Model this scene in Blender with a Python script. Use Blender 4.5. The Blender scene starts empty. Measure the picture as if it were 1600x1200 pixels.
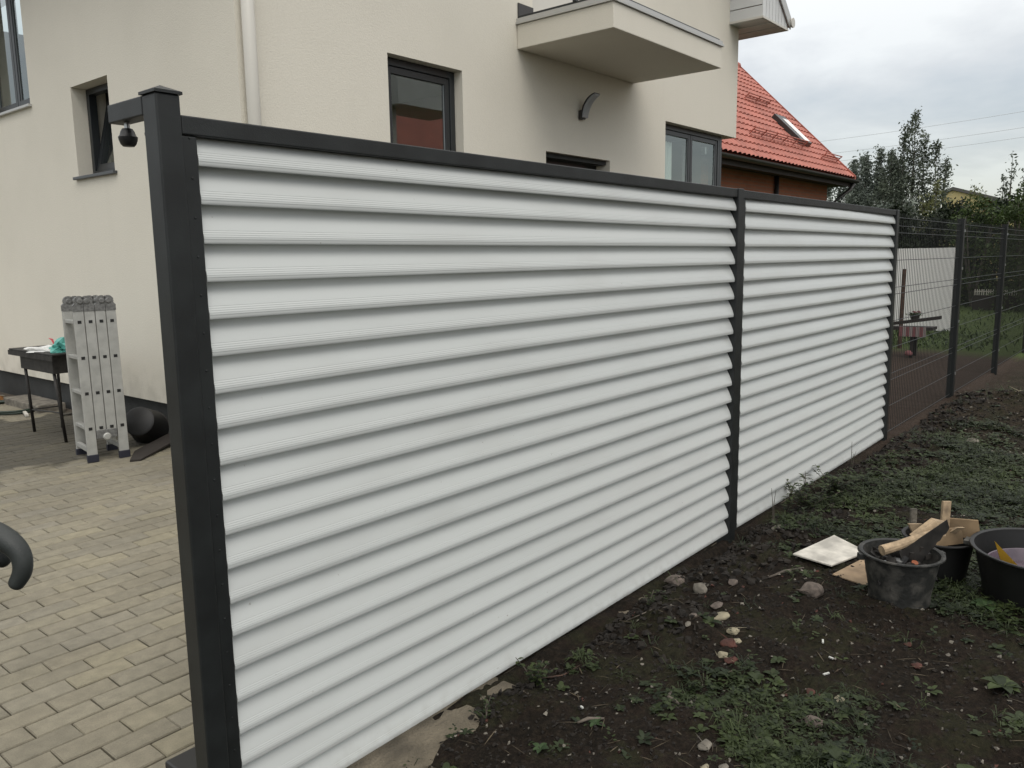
import bpy, bmesh, math, random
from mathutils import Vector, Matrix, noise
random.seed(7)
S = bpy.context.scene
COL = S.collection
rad = math.radians

# ------------------------------------------------------------------ camera
cam = bpy.data.cameras.new('camera'); camo = bpy.data.objects.new('camera', cam); COL.objects.link(camo)
cam.sensor_width = 36.0; cam.lens = 1263.2 / 1600 * 36.0
cam.clip_start = 0.05; cam.clip_end = 2000
r_ = Vector((0.63788275, -0.76997973, -0.01538861)); u_ = Vector((0.12702251, 0.08548056, 0.98820967)); f_ = Vector((0.75958599, 0.6323166, -0.15233133))
m = Matrix(((r_.x, u_.x, -f_.x, 0), (r_.y, u_.y, -f_.y, 0), (r_.z, u_.z, -f_.z, 1.4), (0, 0, 0, 1)))
camo.matrix_world = m
S.camera = camo

# ------------------------------------------------------------------ sky, sun, exposure
W = bpy.data.worlds.new('World'); S.world = W; W.use_nodes = True
nt = W.node_tree; nt.nodes.clear()
N = nt.nodes.new; L = nt.links.new
out = N('ShaderNodeOutputWorld'); add = N('ShaderNodeAddShader'); L(add.outputs[0], out.inputs[0])
b1 = N('ShaderNodeBackground'); sky = N('ShaderNodeTexSky'); sky.sky_type = 'NISHITA'; sky.sun_disc = False
SUN_EL, SUN_AZ = 52.0, 245.0            # overcast: a wide soft sun high behind the camera
sky.sun_elevation = rad(SUN_EL); sky.sun_rotation = rad(90 - SUN_AZ)
L(sky.outputs[0], b1.inputs[0]); b1.inputs[1].default_value = 0.05
b2 = N('ShaderNodeBackground'); L(b1.outputs[0], add.inputs[0]); L(b2.outputs[0], add.inputs[1])
tc = N('ShaderNodeTexCoord'); sep = N('ShaderNodeSeparateXYZ'); L(tc.outputs['Generated'], sep.inputs[0])
def M_(op, a, b=None, c=None):
    n = N('ShaderNodeMath'); n.operation = op
    for i, v in enumerate((a, b, c)):
        if v is None: continue
        if isinstance(v, (int, float)): n.inputs[i].default_value = v
        else: L(v, n.inputs[i])
    return n.outputs[0]
zc = M_('MAXIMUM', sep.outputs[2], 0.0)
zd = M_('ADD', zc, 0.16)
OFF = (54.086, 1.835)
comb = N('ShaderNodeCombineXYZ'); L(M_('DIVIDE', sep.outputs[0], zd), comb.inputs[0]); L(M_('DIVIDE', sep.outputs[1], zd), comb.inputs[1])
mpn = N('ShaderNodeMapping'); mpn.inputs['Location'].default_value = (OFF[0], OFF[1], 0); L(comb.outputs[0], mpn.inputs[0])
cn = N('ShaderNodeTexNoise'); cn.inputs['Scale'].default_value = 0.9; cn.inputs['Detail'].default_value = 7; cn.inputs['Roughness'].default_value = 0.55; cn.inputs['Distortion'].default_value = 0.3
L(mpn.outputs[0], cn.inputs['Vector'])
rp = N('ShaderNodeValToRGB'); L(cn.outputs[0], rp.inputs[0])
rp.color_ramp.elements[0].position = 0.38; rp.color_ramp.elements[0].color = (0.345, 0.345, 0.33, 1)
rp.color_ramp.elements[1].position = 0.60; rp.color_ramp.elements[1].color = (0.54, 0.525, 0.485, 1)
e = rp.color_ramp.elements.new(0.5); e.color = (0.44, 0.425, 0.395, 1)
L(rp.outputs[0], b2.inputs[0])
L(M_('MULTIPLY_ADD', zc, 3.1, 0.68), b2.inputs[1])   # overcast sky: brighter towards the zenith all round
sl = bpy.data.lights.new('sun', 'SUN'); so = bpy.data.objects.new('sun', sl); COL.objects.link(so)
sl.energy = 0.8; sl.angle = rad(35); sl.color = (1, 0.95, 0.88)
az, el = rad(SUN_AZ), rad(SUN_EL)
sd = Vector((math.cos(az) * math.cos(el), math.sin(az) * math.cos(el), math.sin(el)))
so.rotation_euler = sd.to_track_quat('Z', 'Y').to_euler()
S.view_settings.view_transform = 'Standard'; S.view_settings.look = 'None'
S.view_settings.exposure = 0.10; S.view_settings.gamma = 1; S.view_settings.use_curve_mapping = False

# ------------------------------------------------------------------ materials
def mat(name, col, rough=0.7, metal=0.0, var=0.0, vscale=8.0, bump=0.0, bscale=60.0, spec=0.5, objrand=0.0, detail=4, col2=None, vdetail=4, band=(0.35, 0.65), coat=0):
    m = bpy.data.materials.new(name); m.use_nodes = True; t = m.node_tree
    p = t.nodes['Principled BSDF']; n = t.nodes.new; l = t.links.new
    p.inputs['Roughness'].default_value = rough; p.inputs['Metallic'].default_value = metal
    p.inputs['Specular IOR Level'].default_value = spec
    p.inputs['Coat Weight'].default_value = coat
    p.inputs['Base Color'].default_value = (*col, 1)
    tcn = n('ShaderNodeTexCoord'); cur = None
    if var > 0 or col2:
        no = n('ShaderNodeTexNoise'); no.inputs['Scale'].default_value = vscale; no.inputs['Detail'].default_value = vdetail
        l(tcn.outputs['Object'], no.inputs['Vector'])
        r = n('ShaderNodeValToRGB'); l(no.outputs[0], r.inputs[0])
        c0 = tuple(c * (1 - var) for c in col); c1 = col2 if col2 else tuple(min(1, c * (1 + var)) for c in col)
        r.color_ramp.elements[0].position = band[0]; r.color_ramp.elements[0].color = (*c0, 1)
        r.color_ramp.elements[1].position = band[1]; r.color_ramp.elements[1].color = (*c1, 1)
        cur = r.outputs[0]
    if objrand > 0:
        oi = n('ShaderNodeObjectInfo'); at = n('ShaderNodeAttribute'); at.attribute_name = 'rnd'
        ad = n('ShaderNodeMath'); ad.operation = 'ADD'; l(oi.outputs['Random'], ad.inputs[0]); l(at.outputs['Fac'], ad.inputs[1])
        fr = n('ShaderNodeMath'); fr.operation = 'FRACT'; l(ad.outputs[0], fr.inputs[0])
        mr = n('ShaderNodeMapRange'); l(fr.outputs[0], mr.inputs[0]); mr.inputs[3].default_value = 1 - objrand; mr.inputs[4].default_value = 1 + objrand
        mx = n('ShaderNodeVectorMath'); mx.operation = 'SCALE'
        if cur: l(cur, mx.inputs[0])
        else: mx.inputs[0].default_value = col
        l(mr.outputs[0], mx.inputs['Scale']); cur = mx.outputs[0]
    if cur: l(cur, p.inputs['Base Color'])
    if bump > 0:
        nb = n('ShaderNodeTexNoise'); nb.inputs['Scale'].default_value = bscale; nb.inputs['Detail'].default_value = detail
        l(tcn.outputs['Object'], nb.inputs['Vector'])
        bp = n('ShaderNodeBump'); bp.inputs['Strength'].default_value = min(1, bump); bp.inputs['Distance'].default_value = 0.01
        l(nb.outputs[0], bp.inputs['Height']); l(bp.outputs[0], p.inputs['Normal'])
    return m
MT = {}
MT['anthracite'] = mat('anthracite powder coat', (0.0105, 0.0125, 0.0125), 0.48, var=0.35, vscale=11, vdetail=9, bump=0.15, bscale=500)
MT['rubber'] = mat('black nylon', (0.012, 0.012, 0.012), 0.45)
MT['zinc'] = mat('zinc plated steel', (0.45, 0.46, 0.46), 0.35, 0.9)
MT['slat_plain'] = mat('white coated slat', (0.53, 0.545, 0.53), 0.36, var=0.03, vscale=2.5, spec=0.45)

def dirty(name, col, rough, dirtcol, mode):
    m = bpy.data.materials.new(name); m.use_nodes = True; t = m.node_tree; n = t.nodes.new; l = t.links.new
    p = t.nodes['Principled BSDF']; p.inputs['Roughness'].default_value = rough
    geo = n('ShaderNodeNewGeometry'); sp = n('ShaderNodeSeparateXYZ'); l(geo.outputs['Position'], sp.inputs[0])
    def noi(sc, d, stretch=None):
        x = n('ShaderNodeTexNoise'); x.inputs['Scale'].default_value = sc; x.inputs['Detail'].default_value = d
        if stretch:
            mp = n('ShaderNodeMapping'); mp.inputs['Scale'].default_value = stretch; l(geo.outputs['Position'], mp.inputs[0]); l(mp.outputs[0], x.inputs['Vector'])
        else: l(geo.outputs['Position'], x.inputs['Vector'])
        return x.outputs[0]
    def mr(src, a, b, c=0.0, d=1.0):
        y = n('ShaderNodeMapRange'); l(src, y.inputs[0]); y.inputs[1].default_value = a; y.inputs[2].default_value = b; y.inputs[3].default_value = c; y.inputs[4].default_value = d; return y.outputs[0]
    def ma(op, a, b):
        x = n('ShaderNodeMath'); x.operation = op
        for i, v in enumerate((a, b)):
            if isinstance(v, (int, float)): x.inputs[i].default_value = v
            else: l(v, x.inputs[i])
        return x.outputs[0]
    if mode == 'slat':
        splash = ma('MULTIPLY', mr(noi(24, 9), 0.40, 0.75), mr(sp.outputs[2], 0.01, 0.09, 0.30, 0.0))
        smear = ma('MULTIPLY', mr(noi(5, 6, (0.5, 1, 2.2)), 0.50, 0.78), 0.10)
        speck = ma('MULTIPLY', mr(noi(75, 2), 0.76, 0.79), 0.5)
        fac = ma('MAXIMUM', ma('MAXIMUM', splash, smear), speck)
    else:
        runs = ma('MULTIPLY', mr(noi(5.5, 5, (1, 1, 0.07)), 0.50, 0.85), 0.06)
        blot = ma('MULTIPLY', mr(noi(1.1, 6), 0.42, 0.72), 0.10)
        base = ma('MULTIPLY', mr(noi(7, 6), 0.35, 0.65), mr(sp.outputs[2], 0.26, 0.62, 0.40, 0.0))
        grain = ma('MULTIPLY', mr(noi(95, 4), 0.40, 0.75), 0.08)
        fac = ma('ADD', ma('MAXIMUM', ma('MAXIMUM', runs, blot), base), grain)
    mx = n('ShaderNodeMix'); mx.data_type = 'RGBA'; l(fac, mx.inputs[0]); mx.inputs[6].default_value = (*col, 1); mx.inputs[7].default_value = (*dirtcol, 1)
    sc = n('ShaderNodeVectorMath'); sc.operation = 'SCALE'; l(mx.outputs[2], sc.inputs[0]); oi = n('ShaderNodeObjectInfo')
    l(mr(oi.outputs['Random'], 0, 1, 0.965 if mode == 'slat' else 1.0, 1.015 if mode == 'slat' else 1.0), sc.inputs['Scale']); l(sc.outputs[0], p.inputs['Base Color'])
    nb = noi(105 if mode != 'slat' else 9, 5, None if mode != 'slat' else (.6, 1, 1)); bp = n('ShaderNodeBump'); bp.inputs['Strength'].default_value = 0.26 if mode != 'slat' else 0.05; bp.inputs['Distance'].default_value = 0.01; l(nb, bp.inputs['Height']); l(bp.outputs[0], p.inputs['Normal'])
    return m
MT['slat'] = dirty('white coated slat', (0.51, 0.53, 0.515), 0.30, (0.16, 0.13, 0.095), 'slat')
MT['plaster'] = dirty('cream render', (0.70, 0.665, 0.575), 0.93, (0.34, 0.32, 0.26), 'wall')
MT['plinth'] = mat('charcoal plinth', (0.035, 0.037, 0.036), 0.85, var=0.2, vscale=5, bump=0.5, bscale=150)
MT['frame'] = mat('anthracite window frame', (0.02, 0.023, 0.025), 0.35)
MT['sill'] = mat('grey window sill', (0.06, 0.065, 0.07), 0.4)
MT['gasket'] = mat('grey gasket', (0.22, 0.24, 0.25), 0.5)
MT['whitepvc'] = mat('white plastic', (0.56, 0.54, 0.485), 0.4)
MT['siding'] = mat('white siding', (0.60, 0.61, 0.60), 0.5, var=0.04, vscale=3, objrand=0.05)
MT['soffit'] = mat('grey soffit board', (0.50, 0.52, 0.51), 0.55, objrand=0.12)
MT['trim'] = mat('metal drip trim', (0.48, 0.48, 0.46), 0.4, 0.3)
MT['curtain'] = mat('white net curtain', (0.78, 0.8, 0.78), 0.9)
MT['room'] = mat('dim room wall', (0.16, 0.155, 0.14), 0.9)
MT['aluminium'] = mat('brushed aluminium', (0.40, 0.40, 0.375), 0.5, 0.35, var=0.1, vscale=14, bump=0.1, bscale=200)
MT['greyplastic'] = mat('grey hinge plastic', (0.13, 0.13, 0.125), 0.55, var=0.3, vscale=60)
MT['bluefoot'] = mat('dark blue rubber', (0.014, 0.015, 0.026), 0.6)
MT['blackmetal'] = mat('sooty black steel', (0.018, 0.016, 0.014), 0.6, var=0.5, vscale=20)
MT['brick'] = None
MT['gutter'] = mat('dark brown gutter', (0.03, 0.028, 0.026), 0.4)
MT['darkwood'] = mat('dark stained timber', (0.025, 0.02, 0.017), 0.8)
MT['teal'] = mat('teal plastic bag', (0.10, 0.36, 0.31), 0.45)
MT['whitebag'] = mat('white plastic bag', (0.62, 0.62, 0.6), 0.45)
MT['red'] = mat('red plastic', (0.42, 0.05, 0.06), 0.5)
MT['orangewood'] = mat('split firewood', (0.36, 0.17, 0.06), 0.85, var=0.45, vscale=20)
MT['bark'] = mat('bark', (0.09, 0.075, 0.06), 0.9, var=0.5, vscale=15, bump=0.8, bscale=40)
MT['hose'] = mat('dark green hose', (0.02, 0.035, 0.025), 0.5)
MT['bucket'] = mat('dusty black bucket plastic', (0.016, 0.0165, 0.015), 0.6, col2=(0.085, 0.08, 0.07), vscale=16, vdetail=9, band=(0.48, 0.72), bump=0.3, bscale=60)
MT['blackbucket'] = mat('black bucket plastic', (0.005, 0.005, 0.005), 0.55, var=0.4, vscale=9)
MT['pine'] = mat('pale pine timber', (0.33, 0.245, 0.155), 0.85, var=0.35, vscale=30, vdetail=8)
MT['ply'] = mat('plywood sheet', (0.30, 0.215, 0.135), 0.85, var=0.25, vscale=15, vdetail=8)
MT['cardboard'] = mat('brown cardboard', (0.18, 0.125, 0.07), 0.9, var=0.3, vscale=10)
MT['boardwhite'] = mat('white faced board', (0.50, 0.475, 0.42), 0.6, var=0.28, vscale=14, vdetail=9)
MT['yellow'] = mat('yellow plastic', (0.62, 0.36, 0.04), 0.5)
MT['blue'] = mat('blue plastic cap', (0.01, 0.015, 0.28), 0.4)
MT['orangeplastic'] = mat('orange tool grip', (0.22, 0.06, 0.02), 0.5)
MT['steelbit'] = mat('worn steel', (0.25, 0.27, 0.27), 0.5, 0.6)
MT['purple'] = mat('murky water', (0.075, 0.055, 0.07), 0.25, var=0.3, vscale=12)
MT['stone'] = mat('pale field stone', (0.15, 0.135, 0.11), 0.9, var=0.35, vscale=14, bump=0.9, bscale=40)
MT['stone_pink'] = mat('pinkish granite stone', (0.10, 0.08, 0.066), 0.9, var=0.35, vscale=30, bump=0.9, bscale=40)
MT['brickbit'] = mat('broken red brick', (0.06, 0.021, 0.014), 0.9, var=0.4, vscale=20, bump=0.9, bscale=60)
MT['cream'] = mat('cream limestone pebble', (0.25, 0.22, 0.15), 0.85, var=0.2, vscale=20)
MT['litter'] = mat('white litter', (0.45, 0.45, 0.42), 0.7)
MT['concrete'] = mat('rough concrete', (0.13, 0.11, 0.078), 0.95, var=0.35, vscale=7, bump=1.0, bscale=90, vdetail=8)
MT['glove'] = mat('dark grey coated work glove', (0.024, 0.028, 0.026), 0.55, var=0.2, vscale=25, bump=0.12, bscale=500)
MT['jacket'] = mat('navy work jacket cloth', (0.03, 0.035, 0.05), 0.9, bump=0.5, bscale=90)
MT['trousers'] = mat('grey work trousers cloth', (0.08, 0.08, 0.08), 0.9, bump=0.5, bscale=90)
MT['skin'] = mat('skin', (0.52, 0.33, 0.25), 0.6)
MT['hair'] = mat('brown hair', (0.05, 0.03, 0.02), 0.7)
MT['boot'] = mat('brown leather boot', (0.06, 0.04, 0.03), 0.6)
MT['eye'] = mat('dark eye', (0.03, 0.02, 0.02), 0.2)
MT['wire'] = mat('dark green fence wire', (0.010, 0.013, 0.013), 0.5)
MT['meshpost'] = mat('dark fence post', (0.006, 0.008, 0.008), 0.5)
MT['trunk'] = mat('tree bark grey', (0.10, 0.09, 0.075), 0.95, var=0.4, vscale=6)
MT['housewhite'] = mat('white house render', (0.6, 0.59, 0.56), 0.9)
MT['houseyellow'] = mat('yellow house render', (0.45, 0.37, 0.18), 0.9)
MT['roofdark'] = mat('dark roof sheet', (0.09, 0.085, 0.08), 0.8)
MT['hoard'] = mat('white sheet metal', (0.80, 0.80, 0.78), 0.5)
MT['pinkcloth'] = mat('pink and white cloth', (0.20, 0.08, 0.085), 0.9)
MT['whitecloth'] = mat('white cloth', (0.26, 0.22, 0.21), 0.9)
MT['rusty'] = mat('rusty pole', (0.06, 0.033, 0.022), 0.8, var=0.4, vscale=15)
MT['cable'] = mat('overhead cable', (0.38, 0.39, 0.40), 0.6)
MT['lampglass'] = mat('satin lamp diffuser', (0.35, 0.36, 0.38), 0.35)
MT['dirtclod'] = mat('dark soil clod', (0.012, 0.0092, 0.0064), 1.0, var=0.4, vscale=20)

def leafmat(name, c0, c1, trans=0.25):
    m = bpy.data.materials.new(name); m.use_nodes = True; t = m.node_tree; n = t.nodes.new; l = t.links.new
    p = t.nodes['Principled BSDF']; o = t.nodes['Material Output']
    at = n('ShaderNodeAttribute'); at.attribute_name = 'rnd'
    r = n('ShaderNodeValToRGB'); l(at.outputs['Fac'], r.inputs[0])
    r.color_ramp.elements[0].color = (*c0, 1); r.color_ramp.elements[1].color = (*c1, 1)
    l(r.outputs[0], p.inputs['Base Color']); p.inputs['Roughness'].default_value = 0.6; p.inputs['Specular IOR Level'].default_value = 0.3
    tr = n('ShaderNodeBsdfTranslucent'); l(r.outputs[0], tr.inputs[0])
    mx = n('ShaderNodeMixShader'); mx.inputs[0].default_value = trans
    l(p.outputs[0], mx.inputs[1]); l(tr.outputs[0], mx.inputs[2]); l(mx.outputs[0], o.inputs[0])
    return m
MT['leaf_dark'] = leafmat('birch foliage', (0.055, 0.07, 0.052), (0.145, 0.17, 0.125))
MT['leaf_blue'] = leafmat('bluish willow foliage', (0.085, 0.105, 0.09), (0.20, 0.23, 0.19))
MT['leaf_green'] = leafmat('green shrub foliage', (0.018, 0.034, 0.011), (0.08, 0.12, 0.035))
MT['leaf_hedge'] = leafmat('deep green hedge foliage', (0.008, 0.014, 0.008), (0.03, 0.045, 0.02))
MT['leaf_yellow'] = leafmat('yellow green foliage', (0.07, 0.08, 0.03), (0.16, 0.17, 0.07))
MT['weed'] = leafmat('ground weed leaf', (0.009, 0.0155, 0.006), (0.046, 0.064, 0.019), 0.12)
MT['drygrass'] = leafmat('dry grass and twigs', (0.03, 0.022, 0.013), (0.12, 0.095, 0.06), 0.1)
MT['burdock'] = leafmat('broad weed leaf', (0.02, 0.038, 0.013), (0.04, 0.072, 0.024), 0.15)

def glassmat(name, refl, tint=(0.88, 0.92, 0.90)):
    m = bpy.data.materials.new(name); m.use_nodes = True; t = m.node_tree; n = t.nodes.new; l = t.links.new
    o = t.nodes['Material Output']; t.nodes.remove(t.nodes['Principled BSDF'])
    g = n('ShaderNodeBsdfGlossy'); g.inputs['Roughness'].default_value = 0.015; g.inputs[0].default_value = (0.9, 0.95, 0.92, 1)
    tr = n('ShaderNodeBsdfTransparent'); tr.inputs[0].default_value = (*tint, 1)
    fr = n('ShaderNodeFresnel'); fr.inputs[0].default_value = 1.5
    a0 = n('ShaderNodeMath'); a0.operation = 'ADD'; l(fr.outputs[0], a0.inputs[0]); a0.inputs[1].default_value = refl
    ge = n('ShaderNodeNewGeometry'); ib = n('ShaderNodeMath'); ib.operation = 'SUBTRACT'; ib.inputs[0].default_value = 1.0; l(ge.outputs['Backfacing'], ib.inputs[1])
    a = n('ShaderNodeMath'); a.operation = 'MULTIPLY'; l(a0.outputs[0], a.inputs[0]); l(ib.outputs[0], a.inputs[1])
    mx = n('ShaderNodeMixShader'); l(a.outputs[0], mx.inputs[0]); l(tr.outputs[0], mx.inputs[1]); l(g.outputs[0], mx.inputs[2])
    l(mx.outputs[0], o.inputs[0]); return m
MT['glass'] = glassmat('window glass', 0.16)
MT['railglass'] = glassmat('railing glass', 0.1, (0.3, 0.32, 0.32))

# render with trowelled fine texture and faint weather streaks; pavers with wet stain patches
def pavermat():
    m = bpy.data.materials.new('concrete pavers'); m.use_nodes = True; t = m.node_tree; n = t.nodes.new; l = t.links.new
    p = t.nodes['Principled BSDF']; p.inputs['Roughness'].default_value = 0.85
    geo = n('ShaderNodeNewGeometry')
    oi = n('ShaderNodeObjectInfo'); at = n('ShaderNodeAttribute'); at.attribute_name = 'rnd'
    ad = n('ShaderNodeMath'); ad.operation = 'ADD'; l(oi.outputs['Random'], ad.inputs[0]); l(at.outputs['Fac'], ad.inputs[1])
    fr = n('ShaderNodeMath'); fr.operation = 'FRACT'; l(ad.outputs[0], fr.inputs[0])
    r = n('ShaderNodeValToRGB'); l(fr.outputs[0], r.inputs[0])
    cs = [(0.0, (0.205, 0.190, 0.160)), (0.3, (0.245, 0.224, 0.185)), (0.55, (0.225, 0.210, 0.182)), (0.8, (0.262, 0.240, 0.190)), (1.0, (0.235, 0.220, 0.196))]
    r.color_ramp.elements[0].color = (*cs[0][1], 1); r.color_ramp.elements[1].color = (*cs[-1][1], 1)
    for po, c in cs[1:-1]: e = r.color_ramp.elements.new(po); e.color = (*c, 1)
    def nz(sc, d, lo, hi, a, b):
        x = n('ShaderNodeTexNoise'); x.inputs['Scale'].default_value = sc; x.inputs['Detail'].default_value = d; l(geo.outputs['Position'], x.inputs['Vector'])
        y = n('ShaderNodeMapRange'); l(x.outputs[0], y.inputs[0]); y.inputs[1].default_value = lo; y.inputs[2].default_value = hi; y.inputs[3].default_value = a; y.inputs[4].default_value = b
        return x, y.outputs[0]
    _, big = nz(1.6, 5, 0.3, 0.7, 0.80, 1.16)
    fx, fine = nz(260, 3, 0.3, 0.7, 0.86, 1.12)
    _, mid = nz(22, 5, 0.3, 0.7, 0.86, 1.12)
    mm = n('ShaderNodeMath'); mm.operation = 'MULTIPLY'; l(big, mm.inputs[0]); l(fine, mm.inputs[1])
    mm2 = n('ShaderNodeMath'); mm2.operation = 'MULTIPLY'; l(mm.outputs[0], mm2.inputs[0]); l(mid, mm2.inputs[1])
    # damp patch along the house wall, its edge broken by noise
    sp = n('ShaderNodeSeparateXYZ'); l(geo.outputs['Position'], sp.inputs[0])
    wn = n('ShaderNodeTexNoise'); wn.inputs['Scale'].default_value = 3.2; wn.inputs['Detail'].default_value = 5; l(geo.outputs['Position'], wn.inputs['Vector'])
    a1 = n('ShaderNodeMath'); a1.operation = 'MULTIPLY_ADD'; l(wn.outputs[0], a1.inputs[0]); a1.inputs[1].default_value = 1.5; l(sp.outputs[1], a1.inputs[2])
    # wet where y+1.5n in 6.6..9.2
    w1 = n('ShaderNodeMapRange'); l(a1.outputs[0], w1.inputs[0]); w1.inputs[1].default_value = 6.72; w1.inputs[2].default_value = 6.95
    w2 = n('ShaderNodeMapRange'); l(a1.outputs[0], w2.inputs[0]); w2.inputs[1].default_value = 9.1; w2.inputs[2].default_value = 9.0
    ww = n('ShaderNodeMath'); ww.operation = 'MULTIPLY'; l(w1.outputs[0], ww.inputs[0]); l(w2.outputs[0], ww.inputs[1])
    wd = n('ShaderNodeMapRange'); l(ww.outputs[0], wd.inputs[0]); wd.inputs[3].default_value = 1.0; wd.inputs[4].default_value = 0.36
    mm3 = n('ShaderNodeMath'); mm3.operation = 'MULTIPLY'; l(mm2.outputs[0], mm3.inputs[0]); l(wd.outputs[0], mm3.inputs[1])
    wm = n('ShaderNodeVectorMath'); wm.operation = 'MULTIPLY'; l(r.outputs[0], wm.inputs[0]); wm.inputs[1].default_value = (0.84, 0.82, 0.72)
    sc = n('ShaderNodeVectorMath'); sc.operation = 'SCALE'; l(wm.outputs[0], sc.inputs[0]); l(mm3.outputs[0], sc.inputs['Scale'])
    l(sc.outputs[0], p.inputs['Base Color'])
    bp = n('ShaderNodeBump'); bp.inputs['Strength'].default_value = 0.5; bp.inputs['Distance'].default_value = 0.002; l(fx.outputs[0], bp.inputs['Height']); l(bp.outputs[0], p.inputs['Normal'])
    return m
MT['paver'] = pavermat()
MT['jointsand'] = mat('joint sand', (0.062, 0.05, 0.036), 1.0, var=0.35, vscale=6)

def groundmat():
    m = bpy.data.materials.new('soil and lawn'); m.use_nodes = True; t = m.node_tree; n = t.nodes.new; l = t.links.new
    p = t.nodes['Principled BSDF']; p.inputs['Roughness'].default_value = 0.95; p.inputs['Specular IOR Level'].default_value = 0.15
    geo = n('ShaderNodeNewGeometry'); sp = n('ShaderNodeSeparateXYZ'); l(geo.outputs['Position'], sp.inputs[0])
    def noi(sc, d):
        x = n('ShaderNodeTexNoise'); x.inputs['Scale'].default_value = sc; x.inputs['Detail'].default_value = d; x.inputs['Roughness'].default_value = 0.65; l(geo.outputs['Position'], x.inputs['Vector']); return x.outputs[0]
    def ramp(src, *st):
        r = n('ShaderNodeValToRGB'); l(src, r.inputs[0])
        r.color_ramp.elements[0].position = st[0][0]; r.color_ramp.elements[0].color = (*st[0][1], 1)
        r.color_ramp.elements[1].position = st[-1][0]; r.color_ramp.elements[1].color = (*st[-1][1], 1)
        for po, c in st[1:-1]: e = r.color_ramp.elements.new(po); e.color = (*c, 1)
        return r.outputs[0]
    def mr(src, a, b, c=0.0, d=1.0):
        y = n('ShaderNodeMapRange'); l(src, y.inputs[0]); y.inputs[1].default_value = a; y.inputs[2].default_value = b; y.inputs[3].default_value = c; y.inputs[4].default_value = d; return y.outputs[0]
    def mix(f, a, b):
        x = n('ShaderNodeMix'); x.data_type = 'RGBA'; l(f, x.inputs[0]); l(a, x.inputs[6]); l(b, x.inputs[7]); return x.outputs[2]
    def ma(op, a, b):
        x = n('ShaderNodeMath'); x.operation = op; l(a, x.inputs[0])
        if isinstance(b, (int, float)): x.inputs[1].default_value = b
        else: l(b, x.inputs[1])
        return x.outputs[0]
    nf = noi(55, 8); nm = noi(4, 8); nl = noi(0.9, 5)
    soil = ramp(nf, (0.3, (0.006, 0.005, 0.0034)), (0.5, (0.0125, 0.0095, 0.0065)), (0.72, (0.030, 0.023, 0.016)))
    soil2 = ramp(nf, (0.3, (0.011, 0.0075, 0.0055)), (0.7, (0.031, 0.020, 0.0145)))
    base = mix(mr(nm, 0.42, 0.6), soil, soil2)
    green = ramp(nf, (0.3, (0.008, 0.012, 0.005)), (0.7, (0.028, 0.036, 0.014)))
    gm = mr(nm, 0.50, 0.58)
    base = mix(ma('MULTIPLY', gm, 0.45), base, green)
    litter = ramp(nf, (0.3, (0.016, 0.013, 0.009)), (0.55, (0.034, 0.027, 0.018)), (0.75, (0.085, 0.068, 0.048)))
    base = mix(ma('MULTIPLY', mr(sp.outputs[0], 5.5, 7.5), mr(nm, 0.62, 0.45)), base, litter)
    # reddish subsoil strip beyond the open fence, lawn beyond
    red = ramp(nf, (0.3, (0.028, 0.020, 0.015)), (0.7, (0.065, 0.046, 0.036)))
    xw = ma('ADD', sp.outputs[0], ma('MULTIPLY', nl, 1.6)); 
    rs = ma('MULTIPLY', mr(sp.outputs[1], 1.35, 1.75), mr(xw, 6.4, 7.2))
    base = mix(rs, base, red)
    lawn = ramp(nf, (0.3, (0.030, 0.046, 0.014)), (0.7, (0.075, 0.105, 0.032)))
    lf = mr(xw, 13.2, 13.9)
    base = mix(lf, base, lawn)
    l(base, p.inputs['Base Color'])
    bp = n('ShaderNodeBump'); bp.inputs['Strength'].default_value = 1.0; bp.inputs['Distance'].default_value = 0.02; l(nf, bp.inputs['Height']); l(bp.outputs[0], p.inputs['Normal'])
    return m
MT['ground'] = groundmat()

def brickmat(name, c1, c2, mort, scale):
    m = bpy.data.materials.new(name); m.use_nodes = True; t = m.node_tree; n = t.nodes.new; l = t.links.new
    p = t.nodes['Principled BSDF']; p.inputs['Roughness'].default_value = 0.9
    tcn = n('ShaderNodeTexCoord'); mp = n('ShaderNodeMapping'); mp.inputs['Rotation'].default_value = (rad(90), 0, 0); l(tcn.outputs['Object'], mp.inputs[0])
    b = n('ShaderNodeTexBrick'); l(mp.outputs[0], b.inputs[0])
    b.inputs['Color1'].default_value = (*c1, 1); b.inputs['Color2'].default_value = (*c2, 1); b.inputs['Mortar'].default_value = (*mort, 1)
    b.inputs['Scale'].default_value = 1; b.inputs['Brick Width'].default_value = 0.26; b.inputs['Row Height'].default_value = 0.077; b.inputs['Mortar Size'].default_value = 0.008
    l(b.outputs[0], p.inputs['Base Color']); return m
MT['brick'] = brickmat('orange facing brick', (0.30, 0.105, 0.05), (0.24, 0.085, 0.045), (0.2, 0.12, 0.08), 1)
MT['rooftile'] = mat('red metal roof tiles', (0.345, 0.11, 0.078), 0.65, var=0.14, vscale=2.2, vdetail=8)

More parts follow.
